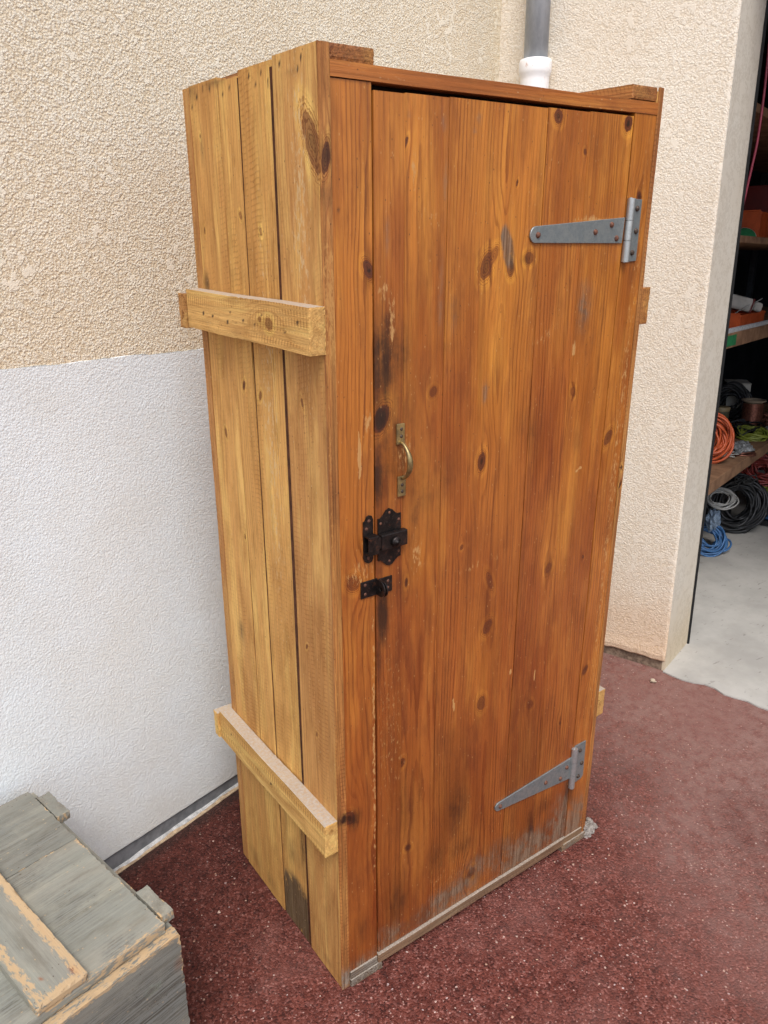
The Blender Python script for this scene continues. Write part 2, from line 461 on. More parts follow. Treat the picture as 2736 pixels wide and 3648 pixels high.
class Boards:
    def __init__(s): s.V, s.F, s.a, s.b, s.c, s.mi, s.n = [], [], [], [], [], [], 0
    def add(s, dims, axis='z', wid='x', pith=None, knots=(), feats=(), seed=0, step=0.006, warp=0.0005, rough=0.0, mat=0, M=None, tone=None):
        V, F = board_arrays(*dims, axis=axis, step=step, seed=seed)
        if pith is None:
            wi = 'xyz'.index(wid); r = random.Random(seed)
            c = (dims[2 * wi] + dims[2 * wi + 1]) / 2
            pith = (c + r.uniform(-0.06, 0.06), r.uniform(0.006, 0.03), r.uniform(-0.02, 0.02), 0.9)
        wa, wb, wc = wood_attrs(V, dims, axis, pith, knots, feats, seed * 7 + 3, wid, tone)
        r = np.random.default_rng(seed + 500)
        ax = 'xyz'.index(axis)
        # slightly uneven boards: low-frequency waviness plus worn arrises
        P = V.copy()
        ph = r.uniform(0, 6.28, 6)
        for k in range(3):
            if k != ax: P[:, k] += warp * (np.sin(V[:, ax] * 5.1 + ph[k]) + 0.6 * np.sin(V[:, ax] * 17 + ph[k + 3]))
        if rough > 0:
            cen = np.array([(dims[0] + dims[1]) / 2, (dims[2] + dims[3]) / 2, (dims[4] + dims[5]) / 2])
            e = wb[:, 3]
            amt = np.where(e < 1e-6, r.uniform(0.1, 1.0, len(P)) * rough, 0)
            d = cen - P; d /= np.linalg.norm(d, axis=1)[:, None] + 1e-9
            P += d * amt[:, None]
        if M is not None:
            Mn = np.array(M)
            P = P @ Mn[:3, :3].T + Mn[:3, 3]
        s.V.append(P); s.F += [tuple(q + s.n for q in f) for f in F]; s.n += len(P)
        s.a.append(wa); s.b.append(wb); s.c.append(wc); s.mi += [mat] * len(F)
        return s
    def build(s, name, mats, parent=None, label=None):
        V = np.concatenate(s.V)
        me = mesh(name, V.tolist(), s.F)
        for nm, arr in (("wa", s.a), ("wb", s.b)):
            at = me.attributes.new(nm, 'FLOAT_COLOR', 'POINT')
            at.data.foreach_set("color", np.concatenate(arr).astype(np.float32).ravel())
        at = me.attributes.new("wc", 'FLOAT_VECTOR', 'POINT')
        at.data.foreach_set("vector", np.concatenate(s.c).astype(np.float32).ravel())
        o = link(name, me, mats, parent)
        me.polygons.foreach_set("material_index", s.mi)
        me.update()
        if label: o["label"] = label
        return o

# ------------------------------------------------------------------ materials
M_STAIN = wood_mat("stained_pine", (0.395, 0.124, 0.0205), (0.140, 0.029, 0.0045), (0.235, 0.055, 0.009), (0.12, 0.032, 0.012), rough=0.40, spec=0.45, ringk=120, late_amt=0.9, fib=0.20, dust=0.5, scuff_c=(0.52, 0.28, 0.10), grey_c=(0.215, 0.145, 0.092))
M_RAIL = wood_mat("stained_rail", (0.36, 0.112, 0.022), (0.17, 0.040, 0.009), (0.25, 0.065, 0.013), (0.11, 0.03, 0.01), rough=0.5, spec=0.4, ringk=150, fib=0.25, dust=0.4)
M_RAW = wood_mat("raw_sawn_pine", (0.540, 0.272, 0.084), (0.28, 0.112, 0.031), (0.40, 0.176, 0.050), (0.17, 0.055, 0.02), rough=0.74, spec=0.2, ringk=120, late_amt=0.65, fib=0.17, saw=0.42, dust=0.9, scuff_c=(0.60, 0.42, 0.22),
                 stain_c=(0.055, 0.032, 0.018), grey_c=(0.075, 0.060, 0.045))
M_EDGE = wood_mat("rough_stained_edge", (0.38, 0.155, 0.04), (0.18, 0.05, 0.014), (0.24, 0.075, 0.02), (0.06, 0.015, 0.008), rough=0.6, spec=0.35, ringk=190, late_amt=0.9, fib=0.5, saw=0.7, dust=0.8, scuff_c=(0.50, 0.245, 0.07))
M_BATTEN = wood_mat("dusty_batten_pine", (0.56, 0.315, 0.110), (0.35, 0.155, 0.045), (0.45, 0.225, 0.066), (0.17, 0.06, 0.02), rough=0.8, spec=0.15, ringk=110, late_amt=0.55, fib=0.22, saw=0.9, dust=1.0,
                    stain_c=(0.05, 0.03, 0.02), grey_c=(0.33, 0.27, 0.20))
M_SILL = wood_mat("weathered_plinth_wood", (0.235, 0.140, 0.078), (0.14, 0.08, 0.045), (0.175, 0.105, 0.062), (0.1, 0.05, 0.03), rough=0.85, spec=0.1, ringk=150, saw=0.5, dust=0.8,
                  grey_c=(0.23, 0.20, 0.165))
M_GREYPAINT = wood_mat("grey_painted_wood", (0.205, 0.203, 0.170), (0.125, 0.126, 0.106), (0.240, 0.222, 0.180), (0.20, 0.185, 0.155), rough=0.78, spec=0.2, ringk=90, late_amt=0.25, fib=0.10, dust=0.0,
                       scuff_c=(0.50, 0.335, 0.175), grey_c=(0.17, 0.17, 0.15), stain_c=(0.24, 0.09, 0.04), wear=0.95, bump=1.3, pale_c=(1.20, 1.18, 1.14))
M_DARKGAP = simple_mat("dark_gap", (0.012, 0.008, 0.006), 0.9, 0.1)
M_TONGUE = simple_mat("tongue_dark_wood", (0.095, 0.034, 0.016), 0.8, 0.15, scale=30, col2=(0.045, 0.018, 0.010))

def steel_mat(name, base, base2, rough, rust=0.0):
    t = NT(name)
    p = t.obj()
    n = t.noise(p, 45.0, 5, 0.7); n2 = t.noise(p, 260.0, 3, 0.6)
    c = t.mix(t.ramp(n, 0.35, 0.65), base, base2)
    c = t.mix(t.ramp(n2, 0.55, 0.75, 0, 0.25), c, (0.12, 0.12, 0.11))
    if rust > 0:
        c = t.mix(t.ramp(t.noise(p, 90.0, 4, 0.7), 0.56, 0.70, 0, rust), c, (0.16, 0.055, 0.025))
    return t.fin(c, t.ramp(n, 0.3, 0.7, rough - 0.07, rough + 0.12), 0.5, 0.75, t.bump(n2, 0.25, 0.0004))
M_ZINC = steel_mat("galvanised_steel", (0.33, 0.355, 0.345), (0.235, 0.26, 0.258), 0.50)
M_ZINCB = steel_mat("galvanised_steel_bright", (0.52, 0.54, 0.53), (0.40, 0.42, 0.41), 0.38)
M_BLACKIRON = steel_mat("black_lacquered_iron", (0.020, 0.018, 0.017), (0.045, 0.032, 0.028), 0.38, rust=0.55)
M_BRASS = steel_mat("aged_brass", (0.42, 0.31, 0.13), (0.22, 0.16, 0.075), 0.36)
M_RUST = simple_mat("rusty_screw", (0.20, 0.085, 0.050), 0.7, 0.3, metal=0.3, scale=300, col2=(0.085, 0.04, 0.03))
M_DARKSCREW = simple_mat("dark_screw", (0.10, 0.065, 0.045), 0.6, 0.4, metal=0.4, scale=300, col2=(0.04, 0.028, 0.022))

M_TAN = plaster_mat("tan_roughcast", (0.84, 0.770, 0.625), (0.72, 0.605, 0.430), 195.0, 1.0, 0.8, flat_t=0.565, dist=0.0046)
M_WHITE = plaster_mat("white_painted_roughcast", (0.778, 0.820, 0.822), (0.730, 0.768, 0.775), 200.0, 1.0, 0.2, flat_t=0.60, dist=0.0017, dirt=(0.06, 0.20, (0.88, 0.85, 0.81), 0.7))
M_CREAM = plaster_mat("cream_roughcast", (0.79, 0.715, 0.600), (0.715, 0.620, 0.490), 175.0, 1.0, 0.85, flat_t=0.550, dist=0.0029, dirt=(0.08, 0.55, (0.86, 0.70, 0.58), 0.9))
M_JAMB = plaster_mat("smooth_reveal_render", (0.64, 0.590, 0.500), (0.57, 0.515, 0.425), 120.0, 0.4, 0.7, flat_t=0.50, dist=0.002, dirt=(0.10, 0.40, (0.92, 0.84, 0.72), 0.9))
M_BASE = simple_mat("exposed_footing", (0.30, 0.22, 0.155), 0.95, 0.1, scale=60, bump=0.9, col2=(0.14, 0.095, 0.07), dist=0.004)
M_GREYBASE = simple_mat("grey_plinth_sealant", (0.20, 0.205, 0.215), 0.75, 0.3, scale=28, bump=0.3, col2=(0.13, 0.135, 0.14))
M_LIPW = simple_mat("whitish_mortar_lip", (0.58, 0.58, 0.57), 0.85, 0.2, scale=60, bump=0.8, col2=(0.34, 0.34, 0.33), dist=0.003)
M_LIPT = simple_mat("tan_mortar_lip", (0.52, 0.39, 0.25), 0.9, 0.1, scale=70, bump=0.8, col2=(0.30, 0.22, 0.15), dist=0.003)

def asphalt():
    t = NT("red_asphalt")
    p = t.pos()
    q = t.vadd(p, t.vmul(t.noise(p, 90.0, 2, 0.5, 0, 1), (0.006, 0.006, 0.006)))
    c1 = t.n("ShaderNodeTexVoronoi"); t.set(c1.inputs["Vector"], q); t.set(c1.inputs["Scale"], 230.0)
    c2 = t.n("ShaderNodeTexVoronoi"); t.set(c2.inputs["Vector"], q); t.set(c2.inputs["Scale"], 120.0)
    s1 = t.n("ShaderNodeSeparateColor"); t.set(s1.inputs[0], c1.outputs["Color"])
    s2 = t.n("ShaderNodeSeparateColor"); t.set(s2.inputs[0], c2.outputs["Color"])
    col = t.mix(s1.outputs[0], (0.108, 0.027, 0.018), (0.188, 0.056, 0.040))
    col = t.mix(t.ramp(s1.outputs[1], 0.62, 0.95, 0, 0.7), col, (0.30, 0.122, 0.098))
    col = t.mix(t.ramp(s1.outputs[2], 0.70, 0.98, 0, 0.8), col, (0.045, 0.014, 0.011))
    big = t.noise(p, 3.0, 5, 0.65); mid = t.noise(p, 28.0, 4, 0.65)
    col = t.mix(t.ramp(mid, 0.40, 0.66, 0, 0.7), col, t.mix(1.0, col, (0.50, 0.44, 0.44), 'MULTIPLY'))
    # pale chips: white, pink and yellow stones
    chip = t.math('MULTIPLY', t.ramp(s2.outputs[0], 0.952, 0.960), t.ramp(c2.outputs[0], 0.36, 0.22))
    col = t.mix(t.math('MULTIPLY', chip, 0.75), col, t.mix(s2.outputs[1], (0.72, 0.46, 0.30), (0.62, 0.50, 0.48)))
    chip2 = t.math('MULTIPLY', t.ramp(s1.outputs[1], 0.940, 0.950), t.ramp(c1.outputs[0], 0.45, 0.25))
    chip2 = t.math('MULTIPLY', chip2, t.ramp(big, 0.38, 0.62))
    col = t.mix(t.math('MULTIPLY', chip2, 0.8), col, (0.52, 0.36, 0.30))
    # pale cement dust trodden out of the garage and shade painted onto darker surfacing towards the painted wall
    d = t.dot(p, (0.86, -0.28, 0.0))
    dn = t.math('ADD', d, t.math('MULTIPLY', t.math('SUBTRACT', big, 0.5), 1.1))
    dd = t.ramp(dn, 0.50, 1.35)
    dd = t.math('MULTIPLY', dd, t.ramp(mid, 0.30, 0.65, 0.30, 0.80))
    col = t.mix(dd, col, (0.31, 0.185, 0.155))
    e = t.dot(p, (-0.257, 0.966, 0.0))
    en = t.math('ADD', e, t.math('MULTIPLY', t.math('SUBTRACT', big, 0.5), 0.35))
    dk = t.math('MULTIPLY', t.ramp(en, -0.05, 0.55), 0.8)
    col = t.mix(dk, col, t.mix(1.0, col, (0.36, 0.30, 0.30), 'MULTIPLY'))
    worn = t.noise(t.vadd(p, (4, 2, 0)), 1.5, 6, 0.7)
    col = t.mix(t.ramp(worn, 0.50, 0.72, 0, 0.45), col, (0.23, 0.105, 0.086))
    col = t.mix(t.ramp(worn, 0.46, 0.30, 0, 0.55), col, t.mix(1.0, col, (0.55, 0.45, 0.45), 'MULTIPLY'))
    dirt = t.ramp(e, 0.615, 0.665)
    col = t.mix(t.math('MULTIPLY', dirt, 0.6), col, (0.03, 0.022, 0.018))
    h = t.math('ADD', t.math('MULTIPLY', t.math('SUBTRACT', 1.0, c1.outputs[0]), 0.6), t.math('MULTIPLY', s1.outputs[1], 0.5))
    h = t.math('ADD', h, t.math('MULTIPLY', t.math('SUBTRACT', 1.0, c2.outputs[0]), 0.4))
    return t.fin(col, t.ramp(s1.outputs[0], 0, 1, 0.65, 0.9, False), 0.2, 0.0, t.bump(h, 0.85, 0.0036))
def concrete():
    t = NT("garage_concrete")
    p = t.pos()
    b = t.noise(p, 2.6, 6, 0.62); m = t.noise(p, 17.0, 5, 0.65)
    col = t.mix(t.ramp(b, 0.33, 0.68), (0.47, 0.445, 0.400), (0.34, 0.322, 0.290))
    col = t.mix(t.ramp(m, 0.5, 0.75, 0, 0.45), col, (0.36, 0.33, 0.29))
    k = t.noise(t.vmul(p, (22, 75, 40)), 1.0, 3, 0.6)
    col = t.mix(t.ramp(k, 0.64, 0.70, 0, 0.6), col, (0.20, 0.18, 0.165))
    f = t.noise(p, 240.0, 3, 0.6)
    return t.fin(col, 0.8, 0.25, 0.0, t.bump(t.math('ADD', m, t.math('MULTIPLY', f, 0.3)), 0.4, 0.003))

# ------------------------------------------------------------------ ground and garage floor
XR, YB, YJ = 1.704, 0.677, -0.0946
def ground_sheet():
    N = 40
    V = [(-40, -40, 0), (40, -40, 0), (40, 40, 0), (-40, 40, 0)]
    return mesh("ground", V, [(0, 1, 2, 3)])
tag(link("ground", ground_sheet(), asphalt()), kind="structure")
def garage_floor():
    pts = []
    r = random.Random(5)
    y = YJ + 0.002
    n = 70
    for i in range(n + 1):
        yy = y - 2.6 * i / n
        xx = 1.690 - 0.004 * i / n + 0.010 * math.sin(yy * 19) + 0.008 * math.sin(yy * 47 + 1) + r.uniform(-0.002, 0.002)
        if i == 0: xx = 1.700
        pts.append((xx, yy))
    inner = [(6.3, y - 2.6), (6.3, y), (6.3, 1.0), (1.98, 1.0), (1.98, YJ + 0.002)]
    V = []
    for (x, y_) in pts + inner:
        q = B(x, y_, floor_z(x, y_)); V.append((q.x, q.y, 0.006))
    me = mesh("garage_floor", V, [tuple(range(len(V)))[::-1]])
    # thin feathered lip of cement at the doorway
    bm = bmesh.new(); bm.from_mesh(me)
    bmesh.ops.recalc_face_normals(bm, faces=bm.faces)
    for f in bm.faces:
        if f.normal.z < 0: f.normal_flip()
    r2 = bmesh.ops.extrude_face_region(bm, geom=list(bm.faces))
    bmesh.ops.translate(bm, verts=[v for v in r2['geom'] if isinstance(v, bmesh.types.BMVert)], vec=(0, 0, -0.005))
    bm.to_mesh(me); bm.free()
    return me
tag(link("garage_floor", garage_floor(), concrete()), kind="structure")

# ------------------------------------------------------------------ walls (built in the building frame)
RBe = Euler((-0.0301778, 0.0342219, 0.2794601), 'XYZ')
def place_b(o): o.rotation_euler = RBe; return o

def prism(name, poly, z0, z1, mat, parent, top_fn=None, bot_fn=None, nseg=0):
    """vertical prism from a closed footprint (ccw); optional wavy edges"""
    n = len(poly); V = []
    for (x, y) in poly: V.append((x, y, z0 if bot_fn is None else bot_fn(x, y)))
    for (x, y) in poly: V.append((x, y, z1 if top_fn is None else top_fn(x, y)))
    F = [(i, (i + 1) % n, n + (i + 1) % n, n + i) for i in range(n)]
    F.append(tuple(range(n))[::-1]); F.append(tuple(range(n, 2 * n)))
    return link(name, mesh(name, V, F), mat, parent)

def hashw(x, k=1.0): return math.sin(x * 37 * k) * 0.4 + math.sin(x * 91 * k + 2) * 0.35 + math.sin(x * 211 * k + 5) * 0.25
XC = 1.668      # inside corner
house = place_b(thing("house_wall", "tan roughcast house wall with white painted lower half behind the cabinet", "wall"))
def run(x0, x1, step):
    n = int((x1 - x0) / step); return [x0 + (x1 - x0) * i / n for i in range(n + 1)]
fx = [-6.0, -3.0] + run(-1.2, 1.66, 0.02)
WT = 0.30
poly_up = [(x, YB) for x in fx] + [(2.2, YB), (2.2, YB + WT), (-6.0, YB + WT)]
poly_up = [(x, YB) for x in fx] + [(XC + 0.3, YB), (XC + 0.3, YB + WT), (-6.0, YB + WT)]
ZL = 1.307
wl = lambda x, y: ZL + 0.0030 * hashw(x, 0.6) + 0.0016 * hashw(x, 2.1)
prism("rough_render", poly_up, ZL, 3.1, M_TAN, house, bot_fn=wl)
poly_lo = [(x, YB - 0.0015) for x in fx] + [(XC + 0.3, YB - 0.0015), (XC + 0.3, YB + WT), (-6.0, YB + WT)]
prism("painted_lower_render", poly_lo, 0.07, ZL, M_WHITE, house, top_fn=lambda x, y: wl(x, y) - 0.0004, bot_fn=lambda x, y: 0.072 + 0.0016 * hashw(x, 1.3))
poly_b = [(-6, YB + 0.003), (XC + 0.3, YB + 0.003), (XC + 0.3, YB + WT), (-6, YB + WT)]
prism("grey_plinth", poly_b, -0.3, 0.071, M_GREYBASE, house)
def lip(name, mat, off, base_h, amp, k):
    # a low irregular mortar fillet running along the foot of the wall
    bm = bmesh.new(); prev = None
    for x in fx:
        g = floor_z(x, YB)
        h = max(0.001, base_h + amp * hashw(x, k))
        o = off + amp * 0.8 * hashw(x + 3, k * 0.7)
        sec = [Vector((x, YB + 0.02, g - 0.02)), Vector((x, YB - o, g - 0.02)), Vector((x, YB - o, g + h * 0.35)), Vector((x, YB - o * 0.35, g + h)), Vector((x, YB + 0.02, g + h + 0.002))]
        vs = [bm.verts.new(p) for p in sec]
        if prev:
            for i in range(4): bm.faces.new((prev[i], prev[i + 1], vs[i + 1], vs[i]))
        prev = vs
    bmesh.ops.recalc_face_normals(bm, faces=bm.faces)
    return link(name, bm_mesh(name, bm), mat, house)
lip("mortar_fillet", M_LIPW, 0.006, 0.0085, 0.0025, 0.5)
lip("mortar_edge", M_LIPT, 0.013, 0.0045, 0.0025, 0.8)

garage = place_b(thing("garage", "cream rendered garage with its wide doorway open and dark inside, right of the cabinet", "garage"))
# return wall between the corner and the doorway; its coat stops short of the ground with a dark undercut
XI = 1.962
def wx(y): return XC + (XR - XC) * (YB - y) / (YB - YJ)
ysr = [YB - (YB - YJ) * i / 60.0 for i in range(60)] + [YJ + 0.009, YJ + 0.006, YJ + 0.0035, YJ + 0.0015, YJ + 0.0003]
coat = [(wx(y), y) for y in ysr]
def coat_mesh():
    bm = bmesh.new()
    rows = []
    r = random.Random(3)
    zs = [None, 0.006, 0.020, 0.05, 0.10, 3.1]
    for (x, y) in coat:
        zb = 0.098 + 0.004 * hashw(y, 0.7)
        e = min(1.0, abs(y - YJ) / 0.006)
        rd = 0.010; q_ = max(0.0, rd - (y - YJ)); ex = rd - math.sqrt(max(0.0, rd * rd - q_ * q_)) if q_ > 0 else 0.0
        sec = [(x + 0.03, zb + 0.004), (x + 0.007, zb - 0.002), (x - 0.003, zb + 0.006), (x - 0.005, zb + 0.022), (x - 0.001, zb + 0.06), (x, zb + 0.12), (x, 3.1), (x + 0.03, 3.1)]
        rows.append([bm.verts.new((a + ex, y, z)) for a, z in sec])
    for i in range(len(rows) - 1):
        for k in range(len(rows[0]) - 1):
            bm.faces.new((rows[i][k], rows[i][k + 1], rows[i + 1][k + 1], rows[i + 1][k]))
    bmesh.ops.recalc_face_normals(bm, faces=bm.faces)
    for f in list(bm.faces):
        pass
    return bm_mesh("outer_render", bm)
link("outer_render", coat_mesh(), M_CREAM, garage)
prism("footing", [(wx(YB) + 0.010, YB), (wx(YJ) + 0.010, YJ + 0.012), (wx(YJ) + 0.05, YJ + 0.012), (wx(YB) + 0.05, YB)], -0.2, 0.12, M_BASE, garage)
# reveal of the doorway
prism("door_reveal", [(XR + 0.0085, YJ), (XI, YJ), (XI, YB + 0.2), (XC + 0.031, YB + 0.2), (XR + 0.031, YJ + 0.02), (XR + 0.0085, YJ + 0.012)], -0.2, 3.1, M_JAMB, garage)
# black rubber strip on the inner arris
def gasket():
    bm = bmesh.new(); pts = []
    for i in range(160):
        z = 0.05 + 2.6 * i / 159
        pts.append((XI + 0.003 + 0.0010 * hashw(z, 2.2), YJ - 0.003, z))
    bm_tube(bm, pts, 0.0055, 6)
    return bm_mesh("weather_strip", bm)
M_RUBBER = simple_mat("black_rubber", (0.012, 0.012, 0.012), 0.7, 0.3)
link("weather_strip", gasket(), M_RUBBER, garage)
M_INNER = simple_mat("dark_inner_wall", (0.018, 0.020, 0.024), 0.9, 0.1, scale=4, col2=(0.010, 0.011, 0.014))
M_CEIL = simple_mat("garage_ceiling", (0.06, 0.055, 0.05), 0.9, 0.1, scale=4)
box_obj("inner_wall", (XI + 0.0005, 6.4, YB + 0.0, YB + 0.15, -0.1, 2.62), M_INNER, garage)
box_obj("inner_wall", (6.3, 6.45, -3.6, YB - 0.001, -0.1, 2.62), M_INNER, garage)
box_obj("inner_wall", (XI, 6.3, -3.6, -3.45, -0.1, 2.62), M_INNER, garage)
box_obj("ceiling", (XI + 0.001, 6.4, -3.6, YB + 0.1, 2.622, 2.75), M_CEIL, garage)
box_obj("lintel", (XR + 0.004, XI, -2.72, YJ - 0.001, 2.55, 3.1), M_JAMB, garage)
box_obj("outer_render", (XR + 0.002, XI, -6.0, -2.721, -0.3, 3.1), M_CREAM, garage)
box_obj("roof_slab", (XR - 0.02, 6.6, -3.8, YB + 0.3, 3.101, 3.25), M_CEIL, garage)

# ------------------------------------------------------------------ downpipe in the corner
def pipe_mats():
    t = NT("grey_pvc"); p = t.obj()
    n = t.noise(t.vmul(p, (1, 1, 0.35)), 24.0, 5, 0.7); f = t.noise(t.vmul(p, (1, 1, 0.6)), 60.0, 5, 0.75)
    c = t.mix(t.ramp(n, 0.35, 0.7), (0.33, 0.36, 0.39), (0.45, 0.48, 0.505))
    c = t.mix(t.ramp(f, 0.60, 0.72, 0, 0.7), c, (0.50, 0.52, 0.52))
    g = t.fin(c, 0.55, 0.45)
    t = NT("white_pvc"); p = t.obj()
    s = t.n("ShaderNodeSeparateXYZ"); t.set(s.inputs[0], p)
    r = t.math('MULTIPLY', t.ramp(t.noise(t.vmul(p, (1, 1, 0.5)), 38.0, 4, 0.7), 0.64, 0.72), 0.6)
    c = t.mix(r, (0.82, 0.80, 0.78), (0.48, 0.22, 0.10))
    return g, t.fin(c, 0.4, 0.5)
M_GPVC, M_WPVC = pipe_mats()
PX, PY = 1.622, 0.514
down = place_b(thing("downpipe", "grey plastic downpipe ending in a white socket in the wall corner behind the cabinet", "downpipe"))
bm = bmesh.new(); bm_lathe(bm, [(0.0, 2.10), (0.0390, 2.10), (0.0390, 3.05), (0.036, 3.05)], (PX, PY, 0), 40)
link("pipe", bm_mesh("pipe", bm), M_GPVC, down, True)
bm = bmesh.new()
bm_lathe(bm, [(0.039, 2.134), (0.045, 2.140), (0.0505, 2.138), (0.0535, 2.130), (0.0535, 2.104), (0.0520, 2.096), (0.0480, 2.088), (0.0470, 2.075), (0.0465, 0.06)], (PX, PY, 0), 48)
link("socket", bm_mesh("socket", bm), M_WPVC, down, True)
bm = bmesh.new()
bm_lathe(bm, [(0.0425, 2.75), (0.046, 2.75), (0.046, 2.78), (0.0425, 2.78)], (PX, PY, 0), 32)
bm_box(bm, PX + 0.0455, PX + 0.075, PY - 0.012, PY + 0.012, 2.752, 2.778)
link("pipe_clip", bm_mesh("pipe_clip", bm), M_GPVC, down)

# ------------------------------------------------------------------ the cabinet
cab = thing("wooden_cabinet", "tall narrow pine cabinet with a stained plank door, strap hinges and black latch", "cabinet")
H = 1.80
Wd, Dp = 0.779, 0.479
# --- door
K = [  # (x, z, rx, rz, darkness)
    (0.335, 1.491, 0.015, 0.024, 0.55), (0.352, 1.509, 0.009, 0.018, 0.0), (0.394, 1.486, 0.010, 0.015, 0.4), (0.440, 1.503, 0.013, 0.011, 0.3), (0.156, 1.679, 0.0035, 0.010, 0.9), (0.400, 1.628, 0.003, 0.006, 0.8),
    (0.492, 1.738, 0.012, 0.013, 0.8), (0.683, 1.738, 0.013, 0.015, 1.0), (0.568, 1.685, 0.0045, 0.006, 0.7),
    (0.221, 1.284, 0.009, 0.010, 0.35), (0.344, 1.134, 0.011, 0.019, 0.9), (0.1085, 1.251, 0.0165, 0.027, 1.0),
    (0.589, 1.240, 0.008, 0.011, 0.1), (0.556, 0.856, 0.010, 0.012, 0.2), (0.669, 0.853, 0.004, 0.006, 0.8), (0.302, 0.967, 0.005, 0.006, 0.5),
    (0.381, 0.766, 0.013, 0.018, 0.5), (0.374, 0.581, 0.013, 0.019, 0.4), (0.529, 0.517, 0.010, 0.012, 0.1),
    (0.156, 0.524, 0.010, 0.012, 0.7), (0.165, 0.929, 0.004, 0.010, 0.8), (0.382, 0.872, 0.008, 0.024, 0.1),
    (0.567, 0.135, 0.008, 0.016, 0.9), (0.368, 0.113, 0.014, 0.016, 0.6), (0.175, 0.295, 0.009, 0.010, 0.7), (0.640, 0.420, 0.004, 0.006, 0.5)]
